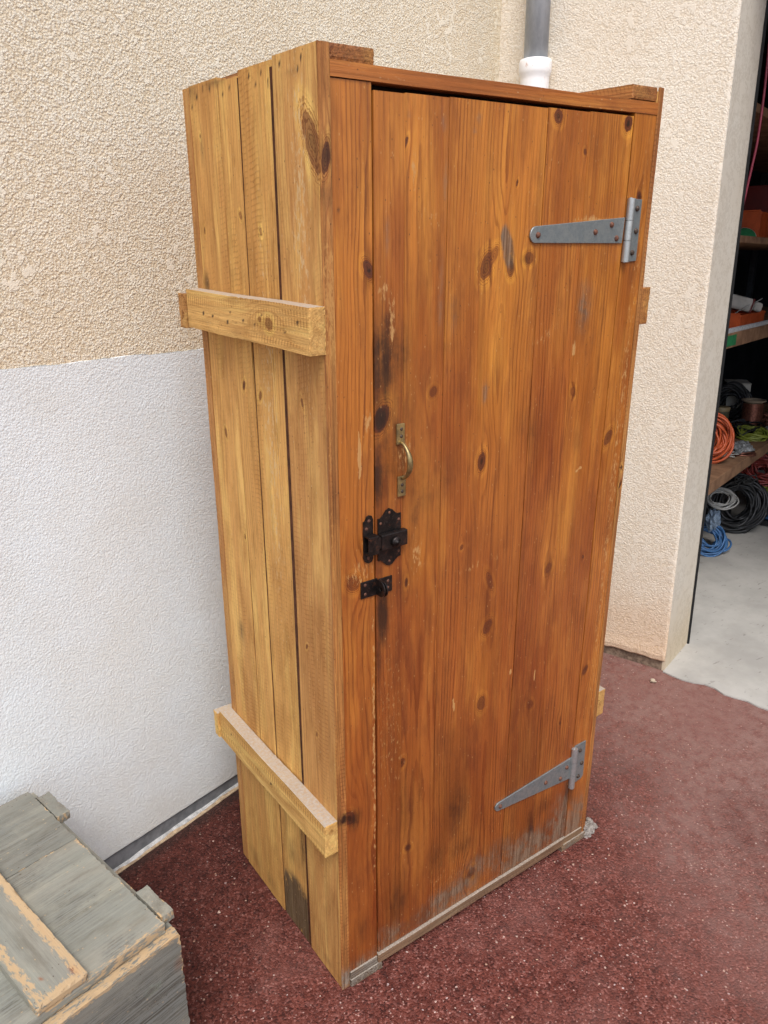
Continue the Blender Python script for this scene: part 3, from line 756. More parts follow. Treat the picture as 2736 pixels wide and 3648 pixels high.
FE = [('t', .40, 1.62, .05, .14, .45), ('t', .37, 1.38, .045, .16, .55), ('t', .66, 1.28, .05, .28, .35), ('t', .57, .93, .055, .13, .65), ('t', .19, .96, .045, .06, .5), ('t', .375, .64, .04, .22, .55), ('t', .56, .62, .05, .06, .35), ('t', .18, 1.60, .03, .2, .2), ('t', .235, 1.22, .05, .15, -.45), ('t', .165, .60, .055, .30, -.45), ('t', .50, 1.17, .055, .13, -.55), ('t', .30, .36, .10, .15, -.6), ('t', .55, .38, .10, .10, -.3), ('t', .62, 1.56, .06, .06, -.2), ('t', .27, .80, .03, .2, -.25), ('s', .107, 1.251, .012, .022, 1.0, 0, 6),  # 't' entries: sheen painted in as lighter tone, with darker tone around it
    
    ('s', 0.112, 1.345, 0.030, 0.095, 0.80), ('s', 0.102, 1.150, 0.016, 0.080, 0.75), ('s', 0.145, 1.360, 0.030, 0.060, 0.50), ('s', 0.130, 1.22, 0.055, 0.20, 0.42), ('s', 0.20, 1.10, 0.06, 0.10, 0.36), ('s', 0.26, 1.12, 0.035, 0.07, 0.30), ('s', 0.24, 1.40, 0.02, 0.10, 0.22), ('s', 0.45, 1.20, 0.03, 0.08, 0.26), ('s', 0.30, 0.50, 0.09, 0.12, 0.26), ('s', 0.56, 1.62, 0.03, 0.03, 0.22),
    ('s', 0.105, 1.05, 0.014, 0.12, 0.5), ('s', 0.183, 1.06, 0.016, 0.035, 0.50), ('s', 0.175, 1.02, 0.02, 0.03, 0.34),
    ('s', 0.110, 0.875, 0.016, 0.065, 0.85), ('s', 0.100, 0.80, 0.007, 0.13, 0.5), ('s', 0.145, 0.92, 0.040, 0.06, 0.34), ('s', 0.16, 0.80, 0.05, 0.12, 0.2), ('s', 0.23, 1.07, 0.02, 0.06, 0.22), ('s', 0.475, 1.17, 0.02, 0.05, 0.30),
    ('s', 0.62, 1.13, 0.014, 0.03, 0.25), ('s', 0.17, 0.40, 0.030, 0.10, 0.33), ('s', 0.31, 0.33, 0.035, 0.09, 0.48), ('s', 0.26, 0.22, 0.045, 0.07, 0.42),
    ('s', 0.15, 0.16, 0.040, 0.09, 0.45), ('s', 0.33, 0.21, 0.06, 0.05, 0.36), ('s', 0.560, 0.155, 0.016, 0.05, 0.65), ('s', 0.60, 0.19, 0.05, 0.035, 0.40), ('s', 0.69, 0.185, 0.010, 0.05, 0.75),
    ('s', 0.36, 0.10, 0.05, 0.03, 0.45), ('s', 0.50, 1.60, 0.02, 0.05, 0.2), ('s', 0.27, 1.42, 0.02, 0.05, 0.3), ('s', 0.25, 1.36, 0.03, 0.02, 0.3),
    ('g', 0.120, 0.06, 0.07, 0.05, 0.55), ('g', 0.30, 0.075, 0.10, 0.045, 0.85), ('g', 0.55, 0.08, 0.12, 0.060, 0.85), ('g', 0.68, 0.10, 0.05, 0.10, 0.9), ('s', 0.45, 0.13, 0.2, 0.05, 0.30), ('s', 0.20, 0.07, 0.10, 0.04, 0.35), ('s', 0.62, 0.10, 0.03, 0.06, 0.4), ('g', 0.42, 0.12, 0.12, 0.05, 0.5),
    ('g', 0.384, 1.522, 0.015, 0.038, 1.1, 0.25, 5.0), ('s', 0.372, 1.540, 0.006, 0.012, 0.55), ('g', 0.60, 1.405, 0.022, 0.050, 0.75), ('g', 0.590, 1.44, 0.04, 0.03, 0.35),
    ('g', 0.305, 1.722, 0.009, 0.014, 0.5), ('g', 0.232, 1.715, 0.008, 0.024, 0.55), ('g', 0.162, 1.718, 0.006, 0.006, 0.5), ('g', 0.298, 1.704, 0.005, 0.005, 0.7), ('g', 0.238, 1.62, 0.006, 0.06, 0.45),
    ('g', 0.345, 1.27, 0.009, 0.028, 0.55), ('g', 0.12, 1.55, 0.007, 0.05, 0.4), ('g', 0.232, 1.45, 0.007, 0.08, 0.45), ('g', 0.26, 1.41, 0.014, 0.05, 0.3), ('s', 0.398, 1.49, 0.006, 0.012, 0.6), ('s', 0.43, 1.50, 0.014, 0.010, 0.45),
    ('w', 0.115, 1.460, 0.013, 0.014, 0.55), ('w', 0.13, 1.41, 0.008, 0.05, 0.5), ('w', 0.172, 1.64, 0.005, 0.035, 0.5), ('w', 0.21, 1.575, 0.028, 0.008, 0.35), ('w', 0.58, 1.325, 0.005, 0.02, 0.8),
    ('w', 0.294, 0.610, 0.0022, 0.018, 1.3, 0.15, 6), ('w', 0.537, 0.592, 0.0022, 0.014, 1.1, 0, 6), ('w', 0.459, 0.628, 0.003, 0.006, 1.3, 0, 6), ('w', 0.628, 1.068, 0.012, 0.0022, 1.1, 0.35, 6),
    ('w', 0.56, 0.60, 0.05, 0.06, 0.16), ('w', 0.35, 0.92, 0.12, 0.015, 0.22, 0.1), ('w', 0.16, 1.18, 0.02, 0.05, 0.40), ('w', 0.19, 0.98, 0.02, 0.05, 0.35), ('w', 0.60, 1.568, 0.05, 0.008, 0.55), ('w', 0.50, 1.36, 0.05, 0.012, 0.3, 0.5), ('w', 0.13, 0.60, 0.05, 0.3, 0.22), ('w', 0.30, 0.15, 0.10, 0.1, 0.16)]
def inside(lst, a, b, m=0.0): return [k for k in lst if a - m <= k[0] < b + m]
door = Boards()
planks = [(0.0950, 0.1545, (0.128, 0.004, 0.006, 1.7), 1), (0.1549, 0.2419, (0.19, 0.05, 0.0, .9), 9), (0.2437, 0.4656, (0.385, 0.006, 0.004, 1.05), 2), (0.4672, 0.5755, (0.565, 0.005, 0.010, 1.6), 3), (0.5759, 0.6970, (0.70, 0.012, 0.0, .9), 4)]
for i, (a, b, pith, sd) in enumerate(planks):
    kk = inside(K, a, b)
    fe = [f for f in FE]
    door.add((a, b, (0.0, 0.0, 0.0007, 0.0001, 0.0)[i], 0.022, 0.0455, 1.7462 + 0.0013 * i), 'z', 'x', pith, kk, fe, seed=20 + sd, tone=(0.22, 0.85, 0.55), step=0.0026 if (b - a) > 0.03 else 0.003, warp=0.00025)
door_o = door.build("door", M_STAIN, cab)
# --- side panel facing the painted wall: four sawn planks and a dark open joint
SK = [(0.018, 1.672, 0.020, 0.050, 0.5), (0.426, 1.55, 0.003, 0.008, 0.8), (0.415, 1.712, 0.003, 0.005, 0.7), (0.270, 1.576, 0.006, 0.008, 0.3), (0.297, 1.274, 0.006, 0.011, 1.0),
      (0.236, 1.264, 0.006, 0.010, 0.4), (0.397, 1.161, 0.006, 0.011, 0.5), (0.078, 1.279, 0.004, 0.011, 0.6), (0.254, 0.770, 0.004, 0.006, 0.8), (0.097, 0.803, 0.004, 0.007, 0.8), (0.07, 0.62, 0.004, 0.006, 0.4), (0.20, 1.55, 0.005, 0.008, 0.2), (0.34, 0.95, 0.004, 0.007, 0.5)]
SN = [(0.215, 1.784), (0.173, 1.784), (0.193, 1.770), (0.152, 1.766), (0.107, 1.785), (0.044, 1.784), (0.054, 1.772), (0.416, 1.774), (0.388, 1.786), (0.284, 1.773), (0.311, 1.769), (0.36, 1.78), (0.44, 1.76)]
SF = [('s', y, z, 0.0026, 0.0055, 1.0, 0, 4) for y, z in SN] + [
    ('s', 0.388, 0.705, 0.020, 0.035, 0.50), ('s', 0.435, 1.452, 0.014, 0.025, 0.6), ('s', 0.198, 0.22, 0.05, 0.05, 0.35), ('s', 0.155, 0.27, 0.014, 0.10, 0.55), ('s', 0.23, 0.30, 0.012, 0.09, 0.3),
    ('s', 0.41, 1.69, 0.012, 0.04, 0.35), ('s', 0.44, 1.785, 0.03, 0.018, 0.5), ('s', 0.34, 1.789, 0.05, 0.009, 0.45), ('s', 0.32, 0.04, 0.03, 0.03, 0.35), ('s', 0.40, 0.05, 0.04, 0.03, 0.35), ('s', 0.06, 0.03, 0.05, 0.02, 0.3),
    ('w', 0.06, 1.6, 0.03, 0.3, 0.35), ('w', 0.2, 1.2, 0.04, 0.5, 0.30), ('s', 0.32, 1.475, 0.03, 0.03, 0.25), ('s', 0.27, 1.47, 0.02, 0.03, 0.25), ('s', 0.07, 1.77, 0.03, 0.008, 0.3)]
side = Boards()
def side_boards(bd, x0, x1, mat, seed, feats, knots, flip=False):
    cuts = [(0.0022, 0.1300, 1.7995), (0.1420, 0.2534, 1.7970), (0.2574, 0.3270, 1.7890), (0.3306, 0.4494, 1.7965)]
    for i, (a, b, zt) in enumerate(cuts):
        off = 0.0030 if i == 1 else (0.0 if i == 0 else 0.0012)
        xa, xb = (x0 + off, x1 - 0.001) if not flip else (x0 + 0.001, x1 - off)
        bd.add((xa, xb, a, b, 0.002, zt), 'z', 'y', None, inside(knots, a, b), list(feats) + ([('g', 0.205, 0.00, 0.11, 0.150, 1.5, 0.20, 7.0)] if (i == 1 and feats) else []), seed=seed + i, step=0.0035, warp=0.0005, rough=0.0006)
side_boards(side, 0.0, 0.020, M_RAW, 60, SF, SK)
side.build("side_panel", M_RAW, cab)
for ya, yb, dx in ((0.1316, 0.1417, 0.0012), (0.2536, 0.2572, 0.0030), (0.3273, 0.3303, 0.0026)): box_obj("joint_tongue", (dx, 0.015, ya, yb, 0.004, 1.786), M_TONGUE, cab)
side2 = Boards(); side_boards(side2, 0.763, 0.779, M_RAW, 80, [], [(0.1, 1.3, 0.006, 0.01, 0.5)], True)
side2.build("side_panel", M_RAW, cab)
# front arrises of the two side panels: rough, stained with the front
e1 = Boards()
EF = [('s', 0.01, 1.66, 0.03, 0.025, 0.4), ('s', 0.01, 1.60, 0.03, 0.02, 0.4), ('s', 0.01, 0.455, 0.02, 0.015, 0.8), ('s', 0.01, 1.10, 0.03, 0.07, 0.3), ('g', 0.01, 0.03, 0.03, 0.03, 0.9), ('w', 0.01, 1.45, 0.02, 0.12, 0.5), ('w', 0.004, 0.9, 0.004, 0.9, 0.3)]
e1.add((0.0, 0.0192, -0.0012, 0.0021, 0.001, 1.800), 'z', 'x', (0.035, 0.004, 0.01, 1.2), [(0.009, 1.652, 0.008, 0.024, 0.7), (0.012, 0.455, 0.005, 0.010, 0.9)], EF, seed=101, step=0.003, rough=0.0008)
e1.build("corner_edge", M_EDGE, cab)
e2 = Boards()
e2.add((0.7655, 0.779, -0.0012, 0.0021, 0.001, 1.806), 'z', 'x', (0.75, 0.004, 0.01, 1.2), [(0.770, 1.046, 0.004, 0.01, 0.8), (0.772, 1.005, 0.004, 0.01, 0.8)], [('w', 0.773, 1.0, 0.01, 2, 0.15)], seed=102, step=0.004, rough=0.0008)
e2.build("corner_edge", M_EDGE, cab)
# --- stiles
st1 = Boards()
st1.add((0.0198, 0.0915, 0.0, 0.020, 0.040, 1.7560), 'z', 'x', (0.10, 0.03, 0.0, 0.9), [(0.084, 1.494, 0.010, 0.016, 1.0), (0.046, 0.960, 0.015, 0.016, 0.25), (0.026, 0.450, 0.014, 0.018, 0.9)],
        [('s', 0.040, 0.44, 0.020, 0.03, 0.6), ('g', 0.05, 0.03, 0.06, 0.04, 0.7), ('s', 0.05, 0.14, 0.03, 0.06, 0.35), ('w', 0.062, 1.19, 0.0035, 0.045, 1.0, 0, 4), ('w', 0.08, 1.25, 0.01, 0.02, 0.5), ('w', 0.06, 0.975, 0.035, 0.03, 0.35), ('w', 0.088, 0.6, 0.004, 0.4, 0.5), ('s', 0.03, 1.58, 0.003, 0.004, 1.0), ('s', 0.03, 0.30, 0.02, 0.15, 0.25)],
        seed=111, tone=(0.22, 0.8, 0.5), step=0.003, warp=0.0003)
st1.build("door_stile", M_STAIN, cab)
st2 = Boards()
st2.add((0.7000, 0.7650, 0.0, 0.020, 0.040, 1.7575), 'z', 'x', (0.765, 0.006, 0.012, 1.3), [(0.737, 1.612, 0.008, 0.010, 0.9), (0.715, 1.124, 0.012, 0.020, 0.5), (0.716, 0.542, 0.009, 0.014, 0.7), (0.757, 1.41, 0.003, 0.004, 0.7)],
        [('g', 0.74, 0.06, 0.05, 0.09, 1.0), ('s', 0.71, 0.17, 0.02, 0.05, 0.5), ('w', 0.75, 1.0, 0.02, 1, 0.3)], seed=112, tone=(0.45, 0.5, 0.5), step=0.0035, warp=0.0003)
st2.build("door_stile", M_STAIN, cab)
# --- rails, feet, top, back
rl = Boards(); rl.add((0.0198, 0.7652, -0.0015, 0.030, 1.7575, 1.7785), 'x', 'z', (1.775, 0.01, 0.0, 0.4), [(0.16, 1.768, 0.004, 0.006, 0.7)], [('s', 0.16, 1.762, 0.02, 0.004, 0.6), ('s', 0.4, 1.7575, 0.4, 0.003, 0.5)], seed=120, step=0.003)
rl.build("top_rail", M_RAIL, cab)
br = Boards(); br.add((0.0920, 0.6900, -0.0060, 0.030, 0.0205, 0.0430), 'x', 'z', None, (), [('g', 0.4, 0.03, 0.6, 0.03, 0.35)], seed=121, step=0.004, rough=0.001)
br.build("bottom_rail", M_SILL, cab)
for i, (a, b) in enumerate(((0.0200, 0.1025), (0.6870, 0.7780))):
    f = Boards(); f.add((a, b, -0.0065 if i == 0 else -0.006, 0.47, 0.0005, 0.0200 if i == 0 else 0.0205), 'y', 'x', None, (), [('g', 0.06, 0, 0.9, 0.9, 0.9)], seed=130 + i, step=0.006, rough=0.001)
    f.add((a, b + (-0.012 if i == 0 else -0.014), -0.0035, 0.018, 0.0203 if i == 0 else 0.0208, 0.0398), 'x', 'z', None, (), [('g', 0.06, 0.02, 0.9, 0.3, 0.85)], seed=134 + i, step=0.005, rough=0.0008)
    f.build("foot_block", M_SILL, cab)
tp = Boards()
for i in range(3): tp.add((0.0205, 0.7625, 0.031 + i * 0.14, 0.031 + (i + 1) * 0.14 - 0.002, 1.7570, 1.7765), 'x', 'y', None, (), (), seed=140 + i, step=0.02)
tp.build("top_panel", M_RAW, cab)
bt = Boards()
for i in range(3): bt.add((0.0205, 0.7625, 0.031 + i * 0.14, 0.031 + (i + 1) * 0.14 - 0.002, 0.0215, 0.0435), 'x', 'y', None, (), (), seed=145 + i, step=0.03)
bt.build("bottom_panel", M_RAW, cab)
bk = Boards()
for i in range(5): bk.add((0.0008 + i * 0.1555, 0.0008 + (i + 1) * 0.1555 - 0.001, 0.4525, 0.4780, 0.006, 1.7950 - 0.003 * (i % 2)), 'z', 'x', None, (), (), seed=150 + i, step=0.008, rough=0.0008)
bk.build("back_panel", M_RAW, cab)
for i, (a, b, z0, z1) in enumerate(((0.0202, 0.0980, 1.7790, 1.8000), (0.6880, 0.7630, 1.7825, 1.8060))):
    q = Boards(); q.add((a, b, 0.0015, 0.440, z0, z1), 'y', 'x', None, (), [('s', (a + b) / 2, 0.0, 0.05, 0.01, 0.25)], seed=160 + i, step=0.004, rough=0.0018)
    q.build("top_batten", M_EDGE, cab)
# --- cross battens on the sides and back
CN = [(0.39, 1.402), (0.349, 1.400), (0.269, 1.413), (0.284, 1.395), (0.247, 1.396), (0.222, 1.403), (0.182, 1.399), (0.154, 1.417), (0.034, 1.416), (0.073, 1.397)]
def batten(dims, seed, knots=(), feats=(), wid='z', axis='y'):
    q = Boards(); q.add(dims, axis, wid, ((dims[4] + dims[5]) / 2 - 0.02, 0.008, 0.02, 0.2), knots, feats, seed=seed, step=0.0035, warp=0.0006, rough=0.0016)
    return q.build("cross_batten", M_BATTEN, cab)
nl = lambda L: [('s', z, y, 0.0032, 0.0032, 1.0, 0, 4) for y, z in L]
batten((-0.0300, 0.0, -0.0030, 0.468, 1.3685, 1.4420), 170, [(1.405, 0.128, 0.012, 0.013, 0.3), (1.41, 0.16, 0.006, 0.006, 0.4)], nl(CN) + [('s', 1.38, 0.25, 0.012, 0.05, 0.2)])
batten((-0.0300, 0.0, 0.0010, 0.484, 0.3800, 0.4560), 171, [], nl([(0.421, 0.425), (0.369, 0.405), (0.285, 0.410), (0.225, 0.412), (0.228, 0.405), (0.082, 0.419), (0.032, 0.423)]))
M_B0 = M_BATTEN; M_BATTEN = M_EDGE
batten((0.7792, 0.8060, -0.0010, 0.470, 1.3600, 1.4360), 172)
M_BATTEN = M_B0
batten((0.7792, 0.8060, 0.0010, 0.480, 0.3800, 0.4540), 173)
batten((-0.0340, 0.8080, 0.4785, 0.5020, 1.3650, 1.4330), 174, axis='x')
batten((-0.0360, 0.8080, 0.4845, 0.5060, 0.3820, 0.4500), 175, axis='x')
# --- dark interior liner seen through the joints
box_obj("inner_lining", (0.0205, 0.7620, 0.0240, 0.0300, 0.045, 1.7560), M_DARKGAP, cab)

# --- strap hinges
def prism_y(bm, poly, y0, y1, bevel=0.0004):
    a = [bm.verts.new((x, y0, z)) for x, z in poly]; b = [bm.verts.new((x, y1, z)) for x, z in poly]
    n = len(poly)
    bm.faces.new(a); bm.faces.new(list(reversed(b)))
    for i in range(n): bm.faces.new((a[i], b[i], b[(i + 1) % n], a[(i + 1) % n]))
    bmesh.ops.recalc_face_normals(bm, faces=bm.faces)
def hinge(zt, ang, strap_pts, leaf, barrel, screws, label, seed):
    h = bpy.data.objects.new("strap_hinge", None); COL.objects.link(h); h.parent = cab; h["label"] = label
    h.empty_display_size = 0.03
    h.name = "strap_hinge"
    bm = bmesh.new(); prism_y(bm, strap_pts, -0.0036, -0.0006)
    bmesh.ops.bevel(bm, geom=[e for e in bm.edges if all(abs(v.co.y + 0.0036) < 1e-6 for v in e.verts)], offset=0.0006, segments=1, affect='EDGES')
    link("strap", bm_mesh("strap", bm), M_ZINC, h)
    bm = bmesh.new(); prism_y(bm, leaf, -0.0034, -0.0004)
    bmesh.ops.bevel(bm, geom=[e for e in bm.edges if all(abs(v.co.y + 0.0034) < 1e-6 for v in e.verts)], offset=0.0006, segments=1, affect='EDGES')
    link("hinge_leaf", bm_mesh("hinge_leaf", bm), M_ZINC, h)
    (bx0, bz0), (bx1, bz1) = barrel
    bm = bmesh.new()
    cuts = [0.0, 0.335, 0.345, 0.655, 0.665, 1.0]
    for k in range(3):
        t0, t1 = cuts[2 * k], cuts[2 * k + 1]
        p0 = (bx0 + (bx1 - bx0) * t0, -0.0062, bz0 + (bz1 - bz0) * t0); p1 = (bx0 + (bx1 - bx0) * t1, -0.0062, bz0 + (bz1 - bz0) * t1)
        bm_cyl(bm, p0, p1, 0.0078, seg=20)
    bm_cyl(bm, (bx0, -0.0042, bz0 + 0.0015), (bx1, -0.0042, bz1 - 0.0015), 0.0030, seg=12)
    o = link("knuckle", bm_mesh("knuckle", bm), M_ZINCB, h)
    for k, (x, z) in enumerate(screws):
        bm = bmesh.new()
        r = 0.0056
        prof = [(0.0, 0.0042), (r * 0.5, 0.0038), (r * 0.85, 0.0024), (r, 0.0), (r, -0.0008)]
        R = Matrix(((1, 0, 0), (0, 0, -1), (0, 1, 0)))
        bm_lathe(bm, prof, (x, -0.0036, z), 14, R)
        bmesh.ops.remove_doubles(bm, verts=bm.verts, dist=1e-6)
        link("screw", bm_mesh("screw", bm), M_RUST if k < 4 else M_DARKSCREW, h, True)
    return h
def tip(cx, cz, r, a0, a1, n=10): return [(cx + r * math.cos(math.radians(a0 + (a1 - a0) * i / n)), cz + r * math.sin(math.radians(a0 + (a1 - a0) * i / n))) for i in range(n + 1)]
hinge(1.55, 0, tip(0.4505, 1.5425, 0.0145, 255, 90) [::1] + [(0.6960, 1.5725), (0.6935, 1.5245)],
      [(0.7125, 1.6070), (0.7440, 1.6060), (0.7440, 1.4900), (0.7110, 1.4885)], ((0.7070, 1.6075), (0.7050, 1.4890)),
      [(0.455, 1.542), (0.611, 1.546), (0.657, 1.559), (0.675, 1.534), (0.730, 1.589), (0.733, 1.547), (0.728, 1.506)],
      "upper grey steel strap hinge with rusty screws", 1)
hinge(0.26, 0, tip(0.4440, 0.2700, 0.0120, 255, 90) + [(0.6945, 0.2970), (0.6930, 0.2330)],
      [(0.7050, 0.3260), (0.7440, 0.3260), (0.7460, 0.2190), (0.7380, 0.2120), (0.7050, 0.2090)], ((0.6985, 0.3230), (0.6990, 0.2040)),
      [(0.447, 0.270), (0.602, 0.264), (0.656, 0.251), (0.677, 0.275), (0.723, 0.306), (0.734, 0.263), (0.725, 0.226)],
      "lower grey steel strap hinge with rusty screws", 2)

# --- brass pull handle
hd = bpy.data.objects.new("pull_handle", None); COL.objects.link(hd); hd.parent = cab; hd.empty_display_size = 0.03
def plate(x0, x1, z0, z1, name="mounting_plate"):
    bm = bmesh.new(); bm_box(bm, x0, x1, -0.0042, -0.0003, z0, z1, bevel=0.0010)
    return link(name, bm_mesh(name, bm), M_BRASS, hd)
plate(0.1385, 0.1555, 1.2010, 1.2375); plate(0.1415, 0.1585, 1.1045, 1.1420)
bm = bmesh.new(); pts = []; rr = []
for i in range(33):
    t = i / 32
    z = 1.2050 + (1.1380 - 1.2050) * t
    bow = math.sin(math.pi * t) ** 0.55
    pts.append((0.147 + 0.0030 * t, -0.003 - 0.026 * bow, z + 0.0 * t)); rr.append(0.0028 + 0.0026 * math.sin(math.pi * t) ** 1.5)
bm_tube(bm, pts, rr, 12)
link("grip", bm_mesh("grip", bm), M_BRASS, hd, True)
def dome(parent, x, z, r, mat, y=-0.0042, h=0.0016, name="screw"):
    bm = bmesh.new(); R = Matrix(((1, 0, 0), (0, 0, -1), (0, 1, 0)))
    bm_lathe(bm, [(0.0001, h), (r * 0.55, h * 0.85), (r, 0.0), (r, -0.0005)], (x, y, z), 14, R)
    bmesh.ops.remove_doubles(bm, verts=bm.verts, dist=2e-4)
    return link(name, bm_mesh(name, bm), mat, parent, True)
for x, z in ((0.148, 1.228), (0.148, 1.215), (0.1505, 1.126), (0.1505, 1.114)): dome(hd, x, z, 0.0032, M_DARKSCREW)

# --- black rim latch: shaped plate, bolt bar, turn knob, and its keep on the stile
lt = bpy.data.objects.new("rim_latch", None); COL.objects.link(lt); lt.parent = cab; lt.empty_display_size = 0.03
bp = [(0.0985, 1.071), (0.104, 1.0715), (0.110, 1.077), (0.116, 1.0845), (0.1235, 1.0870), (0.1305, 1.0835), (0.137, 1.0765), (0.142, 1.0735), (0.1490, 1.0735),
      (0.1490, 0.9900), (0.143, 0.9895), (0.137, 0.9850), (0.130, 0.9785), (0.1235, 0.9765), (0.117, 0.9785), (0.110, 0.9850), (0.104, 0.9910), (0.0985, 0.9910)]
bm = bmesh.new(); prism_y(bm, bp[::-1], -0.0028, -0.0003); link("back_plate", bm_mesh("back_plate", bm), M_BLACKIRON, lt)
bm = bmesh.new(); bm_box(bm, 0.0985, 0.1560, -0.0150, -0.0026, 1.0140, 1.0440, bevel=0.0022)
link("latch_case", bm_mesh("latch_case", bm), M_BLACKIRON, lt)
bm = bmesh.new(); bm_box(bm, 0.0780, 0.0988, -0.0125, -0.0050, 1.0180, 1.0400, bevel=0.0012)
link("bolt", bm_mesh("bolt", bm), M_BLACKIRON, lt)
bm = bmesh.new(); R = Matrix(((1, 0, 0), (0, 0, -1), (0, 1, 0)))
bm_lathe(bm, [(0.0001, 0.0095), (0.0030, 0.0095), (0.0036, 0.0070), (0.0080, 0.0066), (0.0098, 0.0050), (0.0098, 0.0020), (0.0060, 0.0), (0.0060, -0.002)], (0.1275, -0.0150, 1.0270), 24, R)
bmesh.ops.remove_doubles(bm, verts=bm.verts, dist=2e-4)
link("turn_knob", bm_mesh("turn_knob", bm), M_BLACKIRON, lt, True)
for x, z in ((0.1235, 1.0790), (0.1235, 0.9850), (0.144, 1.062), (0.104, 1.062), (0.144, 1.000)): dome(lt, x, z, 0.0028, M_RUST, -0.0028, 0.0010)
kp = bpy.data.objects.new("latch_keep", None); COL.objects.link(kp); kp.parent = cab; kp.empty_display_size = 0.03
kpl = [(0.0670, 1.072), (0.0710, 1.074), (0.0735, 1.0805), (0.0790, 1.0830), (0.0850, 1.0810), (0.0880, 1.074), (0.0880, 1.0000), (0.0850, 0.9940), (0.0775, 0.9920), (0.0700, 0.9960), (0.0670, 1.0030)]
bm = bmesh.new(); prism_y(bm, kpl[::-1], -0.0026, -0.0003); link("keep_plate", bm_mesh("keep_plate", bm), M_BLACKIRON, kp)
bm = bmesh.new()   # raised bridge that takes the bolt
yb0, yb1 = -0.0175, -0.0026
bm_box(bm, 0.0685, 0.0905, yb0, yb0 + 0.0035, 1.0120, 1.0470, bevel=0.0012)
bm_box(bm, 0.0685, 0.0905, yb0 + 0.001, yb1, 1.0440, 1.0470, bevel=0.0006)
bm_box(bm, 0.0685, 0.0905, yb0 + 0.001, yb1, 1.0120, 1.0150, bevel=0.0006)
link("keep_bridge", bm_mesh("keep_bridge", bm), M_BLACKIRON, kp)
for x, z in ((0.0790, 1.0725), (0.0735, 1.0585), (0.0770, 1.0020)): dome(kp, x, z, 0.0032, M_RUST, -0.0026, 0.0010)

# --- padlock eyes below the latch
pe = bpy.data.objects.new("padlock_eyes", None); COL.objects.link(pe); pe.parent = cab; pe.empty_display_size = 0.03
def eye(x0, x1, z0, z1, side, name):
    bm = bmesh.new()
    bm_box(bm, x0, x1, -0.0028, -0.0004, z0, z1, bevel=0.0010)
    # ear bent out at a right angle, with a rounded end and a hole
    cx = x1 if side > 0 else x0
    zc, r = (z0 + z1) / 2, (z1 - z0) / 2 - 0.001
    t = 0.0024
    xa, xb = (cx - t, cx) if side > 0 else (cx, cx + t)
    outer, inner = [], []
    n = 18
    for i in range(n + 1):
        a = math.pi * i / n
        outer.append((-0.0145 - r * math.sin(a) * 0.9, zc + r * math.cos(a)))
    prof = [(-0.0006, zc + r)] + outer + [(-0.0006, zc - r)]
    hole = [(-0.0165 + 0.0045 * math.cos(2 * math.pi * i / 12), zc + 0.0045 * math.sin(2 * math.pi * i / 12)) for i in range(12)]
    A = [bm.verts.new((xa, y, z)) for y, z in prof]; Bv = [bm.verts.new((xb, y, z)) for y, z in prof]
    Ah = [bm.verts.new((xa, y, z)) for y, z in hole]; Bh = [bm.verts.new((xb, y, z)) for y, z in hole]
    for vs, hs_ in ((A, Ah), (Bv, Bh)):
        es = [bm.edges.new((vs[i], vs[(i + 1) % len(vs)])) for i in range(len(vs))] + [bm.edges.new((hs_[i], hs_[(i + 1) % 12])) for i in range(12)]
        bmesh.ops.triangle_fill(bm, use_beauty=True, edges=es)
    for vs, ws in ((A, Bv), (Ah, Bh)):
        m = len(vs)
        for i in range(m): bm.faces.new((vs[i], vs[(i + 1) % m], ws[(i + 1) % m], ws[i]))
    bmesh.ops.recalc_face_normals(bm, faces=bm.faces)
    o = link(name, bm_mesh(name, bm), M_BLACKIRON, pe)
    return o
eye(0.0600, 0.0960, 0.9250, 0.9580, 1, "eye_plate")
eye(0.1000, 0.1300, 0.9240, 0.9550, -1, "eye_plate")
for x, z in ((0.0695, 0.9510), (0.0695, 0.9330), (0.1200, 0.9460), (0.1200, 0.9330)): dome(pe, x, z, 0.0032, M_RUST, -0.0028, 0.0010)

# ------------------------------------------------------------------ grey crate, bottom left
cx0, cy0 = -0.3502, 0.0200
TH = math.radians(102.5)
crate = thing("wooden_crate", "worn grey painted wooden crate with rounded battens at the foot of the white wall", "crate", (cx0, cy0, 0.0), rot=(0, 0, TH))
# local axes: +x = along the lid edge away from the camera (b), +y = to the left (a)
CG = [('g', 0.1, 0.3, 0.25, 0.10, 0.6), ('g', 0.4, 0.15, 0.1, 0.2, 0.35)]
lid = Boards()
lid.add((0.0, 0.3115, 0.0, 0.86, 0.3800, 0.4000), 'y', 'x', None, (), [('w', 0.002, 0.05, 0.010, 0.16, 0.45), ('w', 0.3, 0.0, 0.06, 0.006, 0.55), ('w', 0.15, 0.004, 0.1, 0.006, 0.35), ('g', 0.15, 0.1, 0.1, 0.1, 0.45), ('g', 0.05, 0.25, 0.05, 0.1, 0.5), ('g', 0.28, 0.12, 0.05, 0.1, 0.55), ('g', 0.2, 0.3, 0.1, 0.06, 0.5), ('g', 0.02, 0.08, 0.03, 0.05, 0.6)], seed=200, step=0.005, rough=0.004, warp=0.0008)
lid.add((0.3130, 0.522, 0.0, 0.86, 0.3800, 0.4000), 'y', 'x', None, (), [('g', 0.42, 0.1, 0.1, 0.1, 0.5), ('g', 0.35, 0.05, 0.04, 0.1, 0.5), ('g', 0.48, 0.2, 0.05, 0.1, 0.5)], seed=201, step=0.005, rough=0.003, warp=0.0008)
lid.build("lid", M_GREYPAINT, crate)
